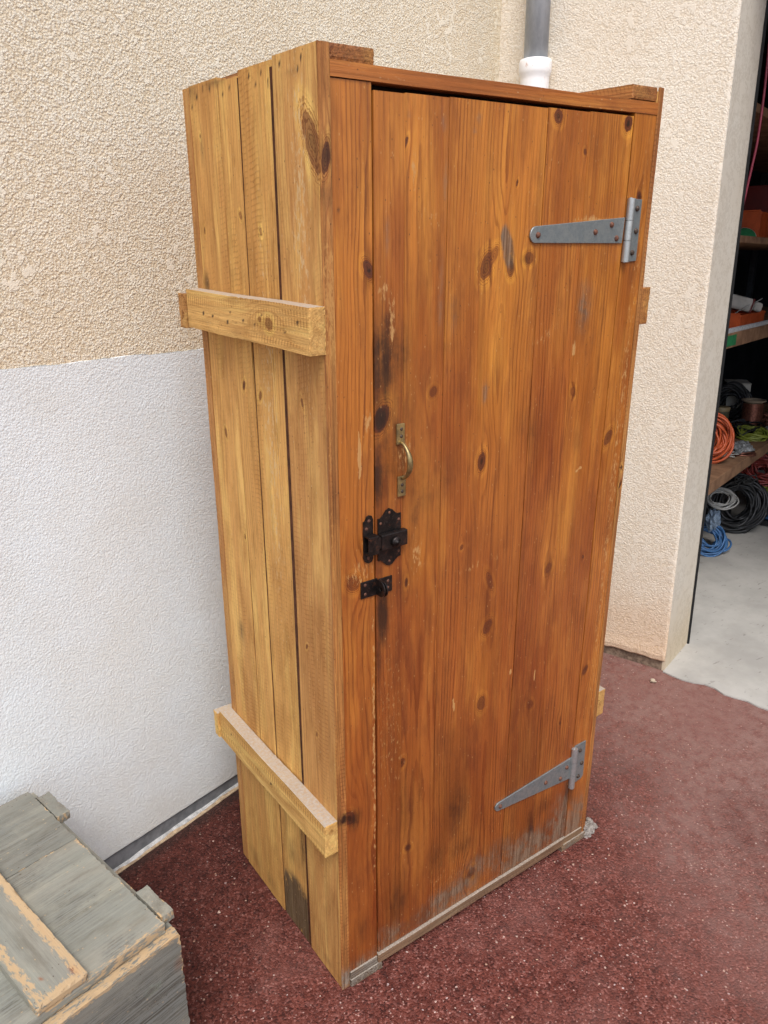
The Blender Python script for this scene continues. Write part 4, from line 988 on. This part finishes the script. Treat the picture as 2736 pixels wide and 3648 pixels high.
for ya, yb in ((0.148, 0.235), (0.62, 0.707)):
    q = Boards()
    q.add((-0.002, 0.524, ya, yb, 0.4003, 0.4180), 'x', 'y', None, (), [('w', ya + 0.006, 0.2, 0.012, 0.4, 0.75), ('w', ya + 0.075, 0.12, 0.010, 0.3, 0.6), ('w', ya + 0.04, 0.0, 0.06, 0.018, 0.8), ('s', ya + 0.012, 0.02, 0.006, 0.016, 0.9), ('s', ya + 0.008, 0.13, 0.003, 0.05, 0.5), ('s', ya + 0.055, 0.045, 0.004, 0.005, 0.8)], seed=int(210 + ya * 100), step=0.0045, rough=0.004, warp=0.0008)
    q.build("lid_batten", M_GREYPAINT, crate)
bd = Boards()
bd.add((-0.0180, 0.0060, -0.0160, 0.876, 0.0, 0.3780), 'y', 'z', None, [(0.30, 0.05, 0.006, 0.01, 0.2)], [('w', 0.376, 0.1, 0.010, 0.6, 0.55), ('g', 0.25, 0.1, 0.1, 0.3, 0.9), ('w', 0.30, -0.012, 0.1, 0.008, 0.4), ('s', 0.31, -0.01, 0.02, 0.01, 0.8)], seed=220, step=0.007, rough=0.004, warp=0.0008)
bd.build("front_board", M_GREYPAINT, crate)
bd = Boards(); bd.add((0.516, 0.538, -0.0160, 0.876, 0.0, 0.3780), 'y', 'z', None, (), CG, seed=221, step=0.02, rough=0.002); bd.build("back_board", M_GREYPAINT, crate)
for s, ya, yb in ((0, -0.0150, 0.004), (1, 0.856, 0.875)):
    bd = Boards(); bd.add((0.0065, 0.5155, ya, yb, 0.0, 0.3770), 'x', 'z', None, (), CG, seed=222 + s, step=0.012, rough=0.002); bd.build("end_board", M_GREYPAINT, crate)
for s, (a, b) in enumerate(((0.018, 0.106), (0.400, 0.492))):
    bd = Boards(); bd.add((a, b, -0.031 if s else -0.028, -0.0025, 0.3775, 0.3972), 'z', 'x', None, (), [('w', a, 0.39, 0.006, 0.01, 0.5)] + [('s', b - 0.01, 0.36, 0.02, 0.02, 0.9)] * s, seed=226 + s, step=0.005, rough=0.003)
    bd.build("end_cleat", M_GREYPAINT, crate)
bd = Boards(); bd.add((0.004, 0.5, -0.0215, -0.0158, 0.262, 0.292), 'x', 'z', None, (), CG, seed=229, step=0.006, rough=0.003); bd.build("end_rail", M_GREYPAINT, crate)

# ------------------------------------------------------------------ shelving and what lies on it (inside the garage)
M_SHELF = simple_mat("shelf_board_wood", (0.25, 0.140, 0.078), 0.7, 0.25, scale=14, col2=(0.15, 0.080, 0.045), bump=0.3)
M_POST = simple_mat("dark_steel_post", (0.03, 0.035, 0.045), 0.6, 0.4, metal=0.3)
M_GREEN = simple_mat("green_tape", (0.02, 0.17, 0.06), 0.6, 0.4)
unit = place_b(thing("shelving_unit", "brown board shelving standing inside the dark garage, loaded with cables and bins", "shelving"))
for z0, z1 in ((0.578, 0.630), (1.178, 1.236), (1.574, 1.600), (2.02, 2.05)):
    box_obj("shelf_board", (2.02, 4.55, -0.010, 0.50, z0, z1), M_SHELF, unit, bevel=0.002)
for x in (2.04, 4.52):
    for y in (0.0, 0.46): box_obj("post", (x - 0.02, x + 0.02, y + 0.003, y + 0.035, floor_z(x, y), 0.5778), M_POST, unit, bevel=0.001)
    for y in (0.0, 0.46): box_obj("post", (x - 0.02, x + 0.02, y + 0.003, y + 0.035, 1.2362, 2.0198), M_POST, unit, bevel=0.001)
box_obj("tape", (2.30, 2.44, -0.0108, -0.0100, 1.186, 1.228), M_GREEN, unit)

def coil(name, label, cat, c, R, rc, turns, normal, mat, spread=0.03, seed=0, parent=None, squash=1.0, group=None, tube_r=None, tail=None):
    r = random.Random(seed)
    bm = bmesh.new()
    nrm = Vector(normal).normalized()
    q = nrm.to_track_quat('Z', 'Y').to_matrix()
    for t in range(turns):
        a0 = r.uniform(0, 6.28); RR = R + r.uniform(-1, 1) * spread; off = Vector((r.uniform(-1, 1) * spread * 0.35, r.uniform(-1, 1) * spread * 0.35, r.uniform(-1, 1) * spread * 0.75))
        p1, p2, am = r.uniform(0, 6.28), r.uniform(0, 6.28), spread * 0.28
        pts = []
        for i in range(44):
            a = 2 * math.pi * i / 44
            rad = RR + am * math.sin(2 * a + p1)
            pts.append(Vector(c) + q @ (Vector((rad * math.cos(a), rad * squash * math.sin(a), am * math.sin(3 * a + p2))) + off))
        bm_tube(bm, pts, rc, 7, closed=True)
    if tail: bm_tube(bm, tail, rc, 7)
    o = link(name, bm_mesh(name, bm), mat, parent, True)
    place_b(o)
    if label: tag(o, label, cat, group)
    return o
def plastic(name, col, rough=0.4, col2=None):
    col = tuple(c * 0.72 for c in col)
    return simple_mat(name, col, rough, 0.5, scale=20, col2=col2 or tuple(c * 0.75 for c in col))
M_ORANGE = plastic("orange_cable", (0.72, 0.13, 0.035)); M_BIN = plastic("orange_plastic", (0.62, 0.10, 0.02), 0.5); M_REDBIN = plastic("dark_red_plastic", (0.16, 0.012, 0.010), 0.5)
M_BLK = plastic("black_cable", (0.012, 0.012, 0.013), 0.45); M_WHT = plastic("white_cable", (0.55, 0.54, 0.50)); M_BLUE = plastic("blue_cable", (0.075, 0.21, 0.46)); M_COPPER = simple_mat("copper_wire", (0.32, 0.13, 0.085), 0.35, 0.5, metal=0.7, scale=90, col2=(0.14, 0.05, 0.035))
M_YG = plastic("yellow_green_cable", (0.32, 0.36, 0.05)); M_CARD = plastic("white_card", (0.62, 0.58, 0.51), 0.8); M_RED = plastic("red_cable", (0.42, 0.06, 0.045)); M_PINK = plastic("pink_red_hose", (0.42, 0.055, 0.09))
M_SPOOLC = plastic("cardboard_core", (0.36, 0.27, 0.18), 0.85); M_ALU = simple_mat("aluminium_profile", (0.78, 0.79, 0.80), 0.35, 0.5, metal=0.4, scale=60); M_TIN = plastic("olive_tin", (0.16, 0.14, 0.08), 0.5); M_LID = plastic("brass_lid", (0.45, 0.33, 0.17), 0.45)
M_FOIL = simple_mat("clear_grey_bag", (0.36, 0.37, 0.37), 0.25, 0.7, scale=70, col2=(0.10, 0.10, 0.10), bump=0.8, dist=0.01); M_BBAG = simple_mat("bluish_plastic_bag", (0.20, 0.27, 0.36), 0.35, 0.6, scale=30, col2=(0.12, 0.17, 0.25), bump=0.8, dist=0.01); M_DBAG = simple_mat("dark_grey_bag", (0.05, 0.05, 0.048), 0.5, 0.5, scale=30, bump=0.8, dist=0.01)
# middle shelf (z = 0.63)
coil("cable_coil", "orange cable coil leaning at the jamb side of the middle shelf", "cable coil", (2.68, 0.120, 0.742), 0.082, 0.0052, 22, (-0.88, -0.42, 0.18), M_ORANGE, 0.030, 1)
t = place_b(thing("wire_spool", "copper wire wound on a cardboard spool on the middle shelf", "spool"))
bm = bmesh.new(); bm_lathe(bm, [(0.044, 0.632), (0.060, 0.632), (0.060, 0.640), (0.040, 0.646), (0.040, 0.775), (0.062, 0.782), (0.062, 0.790), (0.046, 0.790), (0.040, 0.700)], (3.62, 0.160, 0), 32); link("core", bm_mesh("core", bm), M_SPOOLC, t, True)
bm = bmesh.new(); pts = []
for i in range(26 * 24):
    a = 2 * math.pi * i / 24; z = 0.648 + 0.124 * (i / (26 * 24)); pts.append((3.62 + 0.052 * math.cos(a), 0.160 + 0.052 * math.sin(a), z))
bm_tube(bm, pts, 0.0034, 6); link("winding", bm_mesh("winding", bm), M_COPPER, t, True)
t = place_b(thing("round_tin", "olive round tin with a brass coloured lid above the orange coil", "tin"))
bm = bmesh.new(); bm_lathe(bm, [(0.0, 0.631), (0.040, 0.631), (0.040, 0.735)], (3.50, 0.290, 0), 28); link("can", bm_mesh("can", bm), M_TIN, t, True)
bm = bmesh.new(); bm_lathe(bm, [(0.042, 0.733), (0.043, 0.738), (0.043, 0.752), (0.040, 0.755), (0.0, 0.755)], (3.50, 0.290, 0), 28); link("lid", bm_mesh("lid", bm), M_LID, t, True)
coil("cable_coil", "black cable coil lying beside the white box on the middle shelf", "cable coil", (3.80, 0.33, 0.742), 0.070, 0.006, 20, (-0.9, -0.3, 0.25), M_BLK, 0.028, 2)
t = place_b(thing("white_box", "plain off-white carton at the back of the middle shelf", "box"))
Mx = Matrix.Translation((3.98, 0.345, 0)) @ Matrix.Rotation(math.radians(24), 4, 'Z')
box_obj("carton", (-0.085, 0.085, -0.060, 0.065, 0.6305, 0.828), M_CARD, t, bevel=0.002, M=Mx)
box_obj("flap", (-0.087, 0.087, -0.062, 0.067, 0.8284, 0.8320), M_CARD, t, M=Mx)
coil("cable_coil", "yellow green cable coil lying flat in front of the copper spool", "cable coil", (3.36, 0.085, 0.650), 0.058, 0.0055, 12, (-0.15, -0.1, 1), M_YG, 0.022, 3)
def lump(name, label, cat, c, r, mat, seed=0, amp=0.25, parent=None):
    bm = bmesh.new(); bmesh.ops.create_icosphere(bm, subdivisions=4, radius=1.0)
    rr = random.Random(seed); ph = [Vector((rr.uniform(-3, 3), rr.uniform(-3, 3), rr.uniform(-3, 3))) for _ in range(9)]; po = [rr.uniform(0, 6) for _ in range(9)]
    for v in bm.verts:
        d = v.co.normalized(); s = 1 + amp * sum(math.sin(d.dot(ph[i]) * (1.2 + i * 0.45) + po[i]) for i in range(9)) / 4.5
        v.co = Vector(c) + Vector((d.x * r[0], d.y * r[1], d.z * r[2])) * s
    o = link(name, bm_mesh(name, bm), mat, parent, True); place_b(o)
    return tag(o, label, cat) if label else o
lump("parts_bag", "clear crumpled bag of shiny fittings at the front edge of the middle shelf", "bag", (2.98, 0.042, 0.657), (0.075, 0.048, 0.026), M_FOIL, 4, 0.35)
coil("cable_coil", "thin brown cable loop around the bag of fittings", "cable coil", (2.98, 0.048, 0.6365), 0.064, 0.0030, 5, (0.02, 0.0, 1), M_COPPER, 0.012, 5)
lump("plastic_bag", "dull grey plastic bag stuffed beside the copper spool", "bag", (3.50, 0.015, 0.655), (0.10, 0.05, 0.024), M_FOIL, 8, 0.3)
# shelf above (z = 1.236)
def open_bin(label, x0, x1, y0, y1, z0, z1, mat, group=None):
    t = place_b(thing("storage_bin", label, "bin"))
    bm = bmesh.new(); w_ = 0.004
    bm_box(bm, x0, x1, y0, y1, z0, z0 + w_)
    bm_box(bm, x0, x0 + w_, y0, y1, z0 + w_, z1); bm_box(bm, x1 - w_, x1, y0, y1, z0 + w_, z1)
    bm_box(bm, x0 + w_, x1 - w_, y0, y0 + w_, z0 + w_, z1 - 0.010); bm_box(bm, x0 + w_, x1 - w_, y1 - w_, y1, z0 + w_, z1)
    link("tray", bm_mesh("tray", bm), mat, t)
    bm = bmesh.new()
    e = 0.003
    bm_box(bm, x0 - e, x1 + e, y0 - e, y0 + w_, z1 - 0.0098, z1 - 0.002, bevel=0.001); bm_box(bm, x0 - e, x0 + w_, y0 + w_, y1, z1 + 0.0002, z1 + 0.006, bevel=0.001)
    link("rim", bm_mesh("rim", bm), mat, t)
    return t
b2 = open_bin("low orange bin under the pale power tool on the upper shelf", 2.62, 3.02, 0.030, 0.20, 1.2365, 1.292, M_BIN)
t = place_b(thing("power_tool", "pale grey power tool lying in the low orange bin", "tool"))
Mt = Matrix.Translation((2.98, 0.120, 1.318)) @ Matrix.Rotation(math.radians(-62), 4, 'Z') @ Matrix.Rotation(math.radians(14), 4, 'Y')
box_obj("tool_body", (-0.085, 0.045, -0.030, 0.030, -0.028, 0.034), M_CARD, t, bevel=0.013, M=Mt)
box_obj("tool_head", (0.0455, 0.085, -0.022, 0.022, -0.016, 0.026), M_CARD, t, bevel=0.012, M=Mt)
box_obj("tool_collar", (0.030, 0.040, -0.0315, 0.0315, -0.030, 0.0355), M_REDBIN, t, bevel=0.004, M=Mt)
bm = bmesh.new(); bm_tube(bm, [(3.05 - 0.30 * i / 24, 0.055 + 0.02 * math.sin(math.pi * i / 24) + 0.05 * i / 24, 1.345 - 0.075 * (i / 24) ** 0.8 + 0.0 * i) for i in range(25)], 0.0022, 6); link("lead", bm_mesh("lead", bm), M_WHT, t, True)
t = place_b(thing("aluminium_profile", "bright aluminium profile lying along the front edge of the upper shelf", "profile"))
bm = bmesh.new()
bm_box(bm, 2.30, 3.45, -0.006, 0.016, 1.2365, 1.2385); bm_box(bm, 2.30, 3.45, -0.006, -0.004, 1.2387, 1.2500); bm_box(bm, 2.30, 3.45, 0.014, 0.016, 1.2387, 1.2500); bm_box(bm, 2.30, 3.45, 0.0035, 0.0055, 1.2387, 1.2470)
link("channel", bm_mesh("channel", bm), M_ALU, t)
# top visible shelf (z = 1.60)
open_bin("deep orange bin holding a green lid on the highest lit shelf", 2.86, 3.20, 0.060, 0.160, 1.6005, 1.712, M_BIN)
t = place_b(thing("green_lid", "green round lid with a pale rim leaning on the orange bin", "lid"))
R_ = Vector((-0.62, -0.45, 0.62)).to_track_quat('Z', 'Y').to_matrix()
bm = bmesh.new(); bm_lathe(bm, [(0.0, 0.006), (0.036, 0.006), (0.040, 0.003)], (2.815, 0.100, 1.612), 28, R_); link("disc", bm_mesh("disc", bm), M_GREEN, t, True)
bm = bmesh.new(); bm_lathe(bm, [(0.040, 0.003), (0.0425, 0.002), (0.0425, -0.003), (0.038, -0.003)], (2.815, 0.100, 1.612), 28, R_); link("rim", bm_mesh("rim", bm), M_WHT, t, True)
open_bin("dark red bin in the shadow behind the orange bin", 3.30, 3.66, 0.140, 0.42, 1.6005, 1.845, M_REDBIN)
# hose hanging from the ceiling
bm = bmesh.new(); pts = []
for i in range(40):
    u = i / 39; z = 2.62 - (2.62 - 1.690) * u
    pts.append((2.10 + 0.004 * math.sin(u * 5), -0.080 + 0.006 * math.sin(u * 7) + (0.012 * (u - 0.8) * 5 * 1.0 if u > 0.8 else 0), z))
bm_tube(bm, pts, 0.0042, 8)
tag(place_b(link("hose", bm_mesh("hose", bm), M_PINK, None, True)), "thin pinkish red hose hanging down beside the door jamb", "hose")
def tangle(label, c, ext, rc, mat, seed, n=3, L=90):
    rr = random.Random(seed); bm = bmesh.new()
    for k in range(n):
        ph = [rr.uniform(0, 6.28) for _ in range(9)]; f = [rr.uniform(0.6, 2.6) for _ in range(9)]
        pts = []
        for i in range(L):
            u = i / L * 6.28
            pts.append((c[0] + ext[0] * (math.sin(f[0] * u + ph[0]) * .6 + math.sin(f[1] * 2 * u + ph[1]) * .4), c[1] + ext[1] * (math.sin(f[2] * u + ph[2]) * .6 + math.sin(f[3] * 2 * u + ph[3]) * .4), c[2] + ext[2] * abs(math.sin(f[4] * u + ph[4]))))
        bm_tube(bm, pts, rc, 6)
    return tag(place_b(link("loose_cable", bm_mesh("loose_cable", bm), mat, None, True)), label, "cable")
tangle("tangled white cable lying between the orange coil and the clear bag", (2.86, 0.075, 0.634), (0.09, 0.050, 0.012), 0.0024, M_WHT, 51, 2)
tangle("tangled black cable lying around the copper spool", (3.46, 0.16, 0.635), (0.18, 0.10, 0.05), 0.0045, M_BLK, 52, 4)
tangle("tangled brown cable heaped at the right end of the middle shelf", (3.80, 0.10, 0.635), (0.14, 0.07, 0.06), 0.004, M_COPPER, 53, 4)
tangle("loose grey cable trailing over the black coil on the floor", (3.30, 0.075, 0.40), (0.09, 0.05, 0.03), 0.0032, M_DBAG, 54, 3)
tangle("loose red and pink hose pieces heaped under the right part of the middle shelf", (4.02, 0.12, 0.33), (0.14, 0.08, 0.07), 0.006, M_PINK, 55, 4)
# floor items
def fz(x, y): return floor_z(x, y) + 0.0065
coil("cable_coil", "large coil of thick black cable standing on the concrete floor under the shelf", "cable coil", (3.33, 0.115, 0.272), 0.112, 0.0075, 40, (-0.90, -0.36, 0.22), M_BLK, 0.040, 21)
lump("dark_bag", "dark grey bag behind the coils under the middle shelf", "bag", (3.42, 0.30, 0.345), (0.12, 0.10, 0.085), M_DBAG, 22, 0.2)
lump("dark_sack", "dark sack on the floor hidden behind the blue bag", "sack", (3.50, 0.30, 0.195), (0.14, 0.12, 0.075), M_DBAG, 29, 0.1)
coil("cable_coil", "white cable coil draped over the black coil", "cable coil", (3.12, 0.140, 0.352), 0.062, 0.0042, 9, (-0.45, -0.15, 0.9), M_WHT, 0.016, 23)
coil("cable_coil", "blue cable coil lying on the floor beside the door jamb", "cable coil", (2.97, 0.145, fz(2.97, 0.145) + 0.062), 0.075, 0.0052, 16, (-0.55, -0.45, 0.75), M_BLUE, 0.026, 24,
     tail=[(2.99 + 0.055 * math.cos(a) + 0.01, 0.075 + 0.040 * math.sin(a), 0.128 + 0.030 * (1 + math.cos(a)) * 0.6) for a in [math.pi * 0.9 - i * 0.29 for i in range(20)]])
lump("plastic_bag", "bluish translucent bag resting on the blue cable coil", "bag", (2.93, 0.115, 0.290), (0.045, 0.036, 0.050), M_BBAG, 25, 0.3)
coil("cable_coil", "red cable bundle under the middle shelf, right of the black coil", "cable coil", (3.80, 0.115, 0.355), 0.085, 0.0060, 20, (-0.5, -0.3, 0.9), M_RED, 0.040, 26)
coil("cable_coil", "yellow and green cable coil beneath the red bundle", "cable coil", (3.74, 0.10, 0.290), 0.070, 0.0055, 9, (-0.2, -0.1, 1), M_YG, 0.024, 27)
t = place_b(thing("white_case", "flat white case under the red cables", "case"))
box_obj("shell", (3.50, 3.80, -0.040, 0.060, 0.2350, 0.2520), M_WHT, t, bevel=0.004); box_obj("shell_base", (3.51, 3.79, -0.035, 0.055, fz(3.65, 0) + 0.060, 0.2348), M_DBAG, t, bevel=0.002)
t = place_b(thing("parts_tray", "low black tray holding a blue pouch on the garage floor", "tray"))
bm = bmesh.new(); z0 = fz(3.62, 0.0) + 0.008
bm_box(bm, 3.50, 3.82, -0.07, 0.075, z0 - 0.006, z0, bevel=0.001); bm_box(bm, 3.50, 3.82, 0.069, 0.075, z0 + 0.0002, z0 + 0.030); bm_box(bm, 3.50, 3.506, -0.07, 0.0688, z0 + 0.0002, z0 + 0.022)
link("tray_body", bm_mesh("tray_body", bm), M_BLK, t)
lump("blue_pouch", "bright blue pouch lying in the low black tray", "pouch", (3.63, 0.0, z0 + 0.026), (0.09, 0.055, 0.022), M_BLUE, 30, 0.15)

# ------------------------------------------------------------------ grit: crumbs of mortar at the cabinet foot and loose pale chips
M_MORT = simple_mat("mortar_crumb", (0.42, 0.37, 0.32), 0.95, 0.1, scale=200, bump=0.9, col2=(0.27, 0.23, 0.20), dist=0.003)
bm = bmesh.new(); r = random.Random(9)
def chip(bm, c, s, sq=0.7):
    g = bmesh.ops.create_icosphere(bm, subdivisions=2, radius=1.0); a = r.uniform(0, 3.1)
    ph = Vector((r.uniform(-4, 4), r.uniform(-4, 4), r.uniform(-4, 4)))
    for v in g['verts']:
        k = 1 + 0.28 * math.sin(v.co.dot(ph) + a) + r.uniform(-0.12, 0.12)
        v.co = Vector(c) + Vector((v.co.x * s * k, v.co.y * s * k, v.co.z * s * sq * k))
for i in range(34):
    t_ = r.random()
    chip(bm, (0.783 + 0.050 * t_ + r.uniform(-.004, .004), -0.006 + 0.026 * t_ + r.uniform(-0.012, 0.012), r.uniform(0.003, 0.016) * (1.15 - t_ * 0.6)), r.uniform(0.004, 0.011))
for i in range(10): chip(bm, (0.779 + r.uniform(0, 0.006), r.uniform(-0.008, 0.01), r.uniform(0.015, 0.035)), r.uniform(0.003, 0.007))
tag(link("mortar_lump", bm_mesh("mortar_lump", bm), M_MORT, None), "grey crumbling lump of mortar at the right foot of the cabinet", "mortar")
M_PEB = simple_mat("pale_pebble", (0.55, 0.45, 0.33), 0.8, 0.2, scale=200)
bm = bmesh.new(); chip(bm, (1.574, 0.361, 0.006), 0.010); tag(link("pebble", bm_mesh("pebble", bm), M_PEB), "rounded beige pebble on the red asphalt below the doorway wall", "pebble")
bm = bmesh.new()
for i in range(260):
    x, y = r.uniform(-0.9, 2.0), r.uniform(-1.3, 0.62)
    if 0 <= x <= 0.78 and -0.01 <= y <= 0.5: continue
    chip(bm, (x, y, 0.0012), r.uniform(0.0008, 0.0022) if i % 9 else r.uniform(0.002, 0.0036), 0.6)
tag(link("loose_grit", bm_mesh("loose_grit", bm), simple_mat("pale_grit", (0.50, 0.37, 0.30), 0.8, 0.3, scale=90, col2=(0.34, 0.20, 0.16))), "fine pale grit scattered over the red asphalt", "grit", kind="stuff")
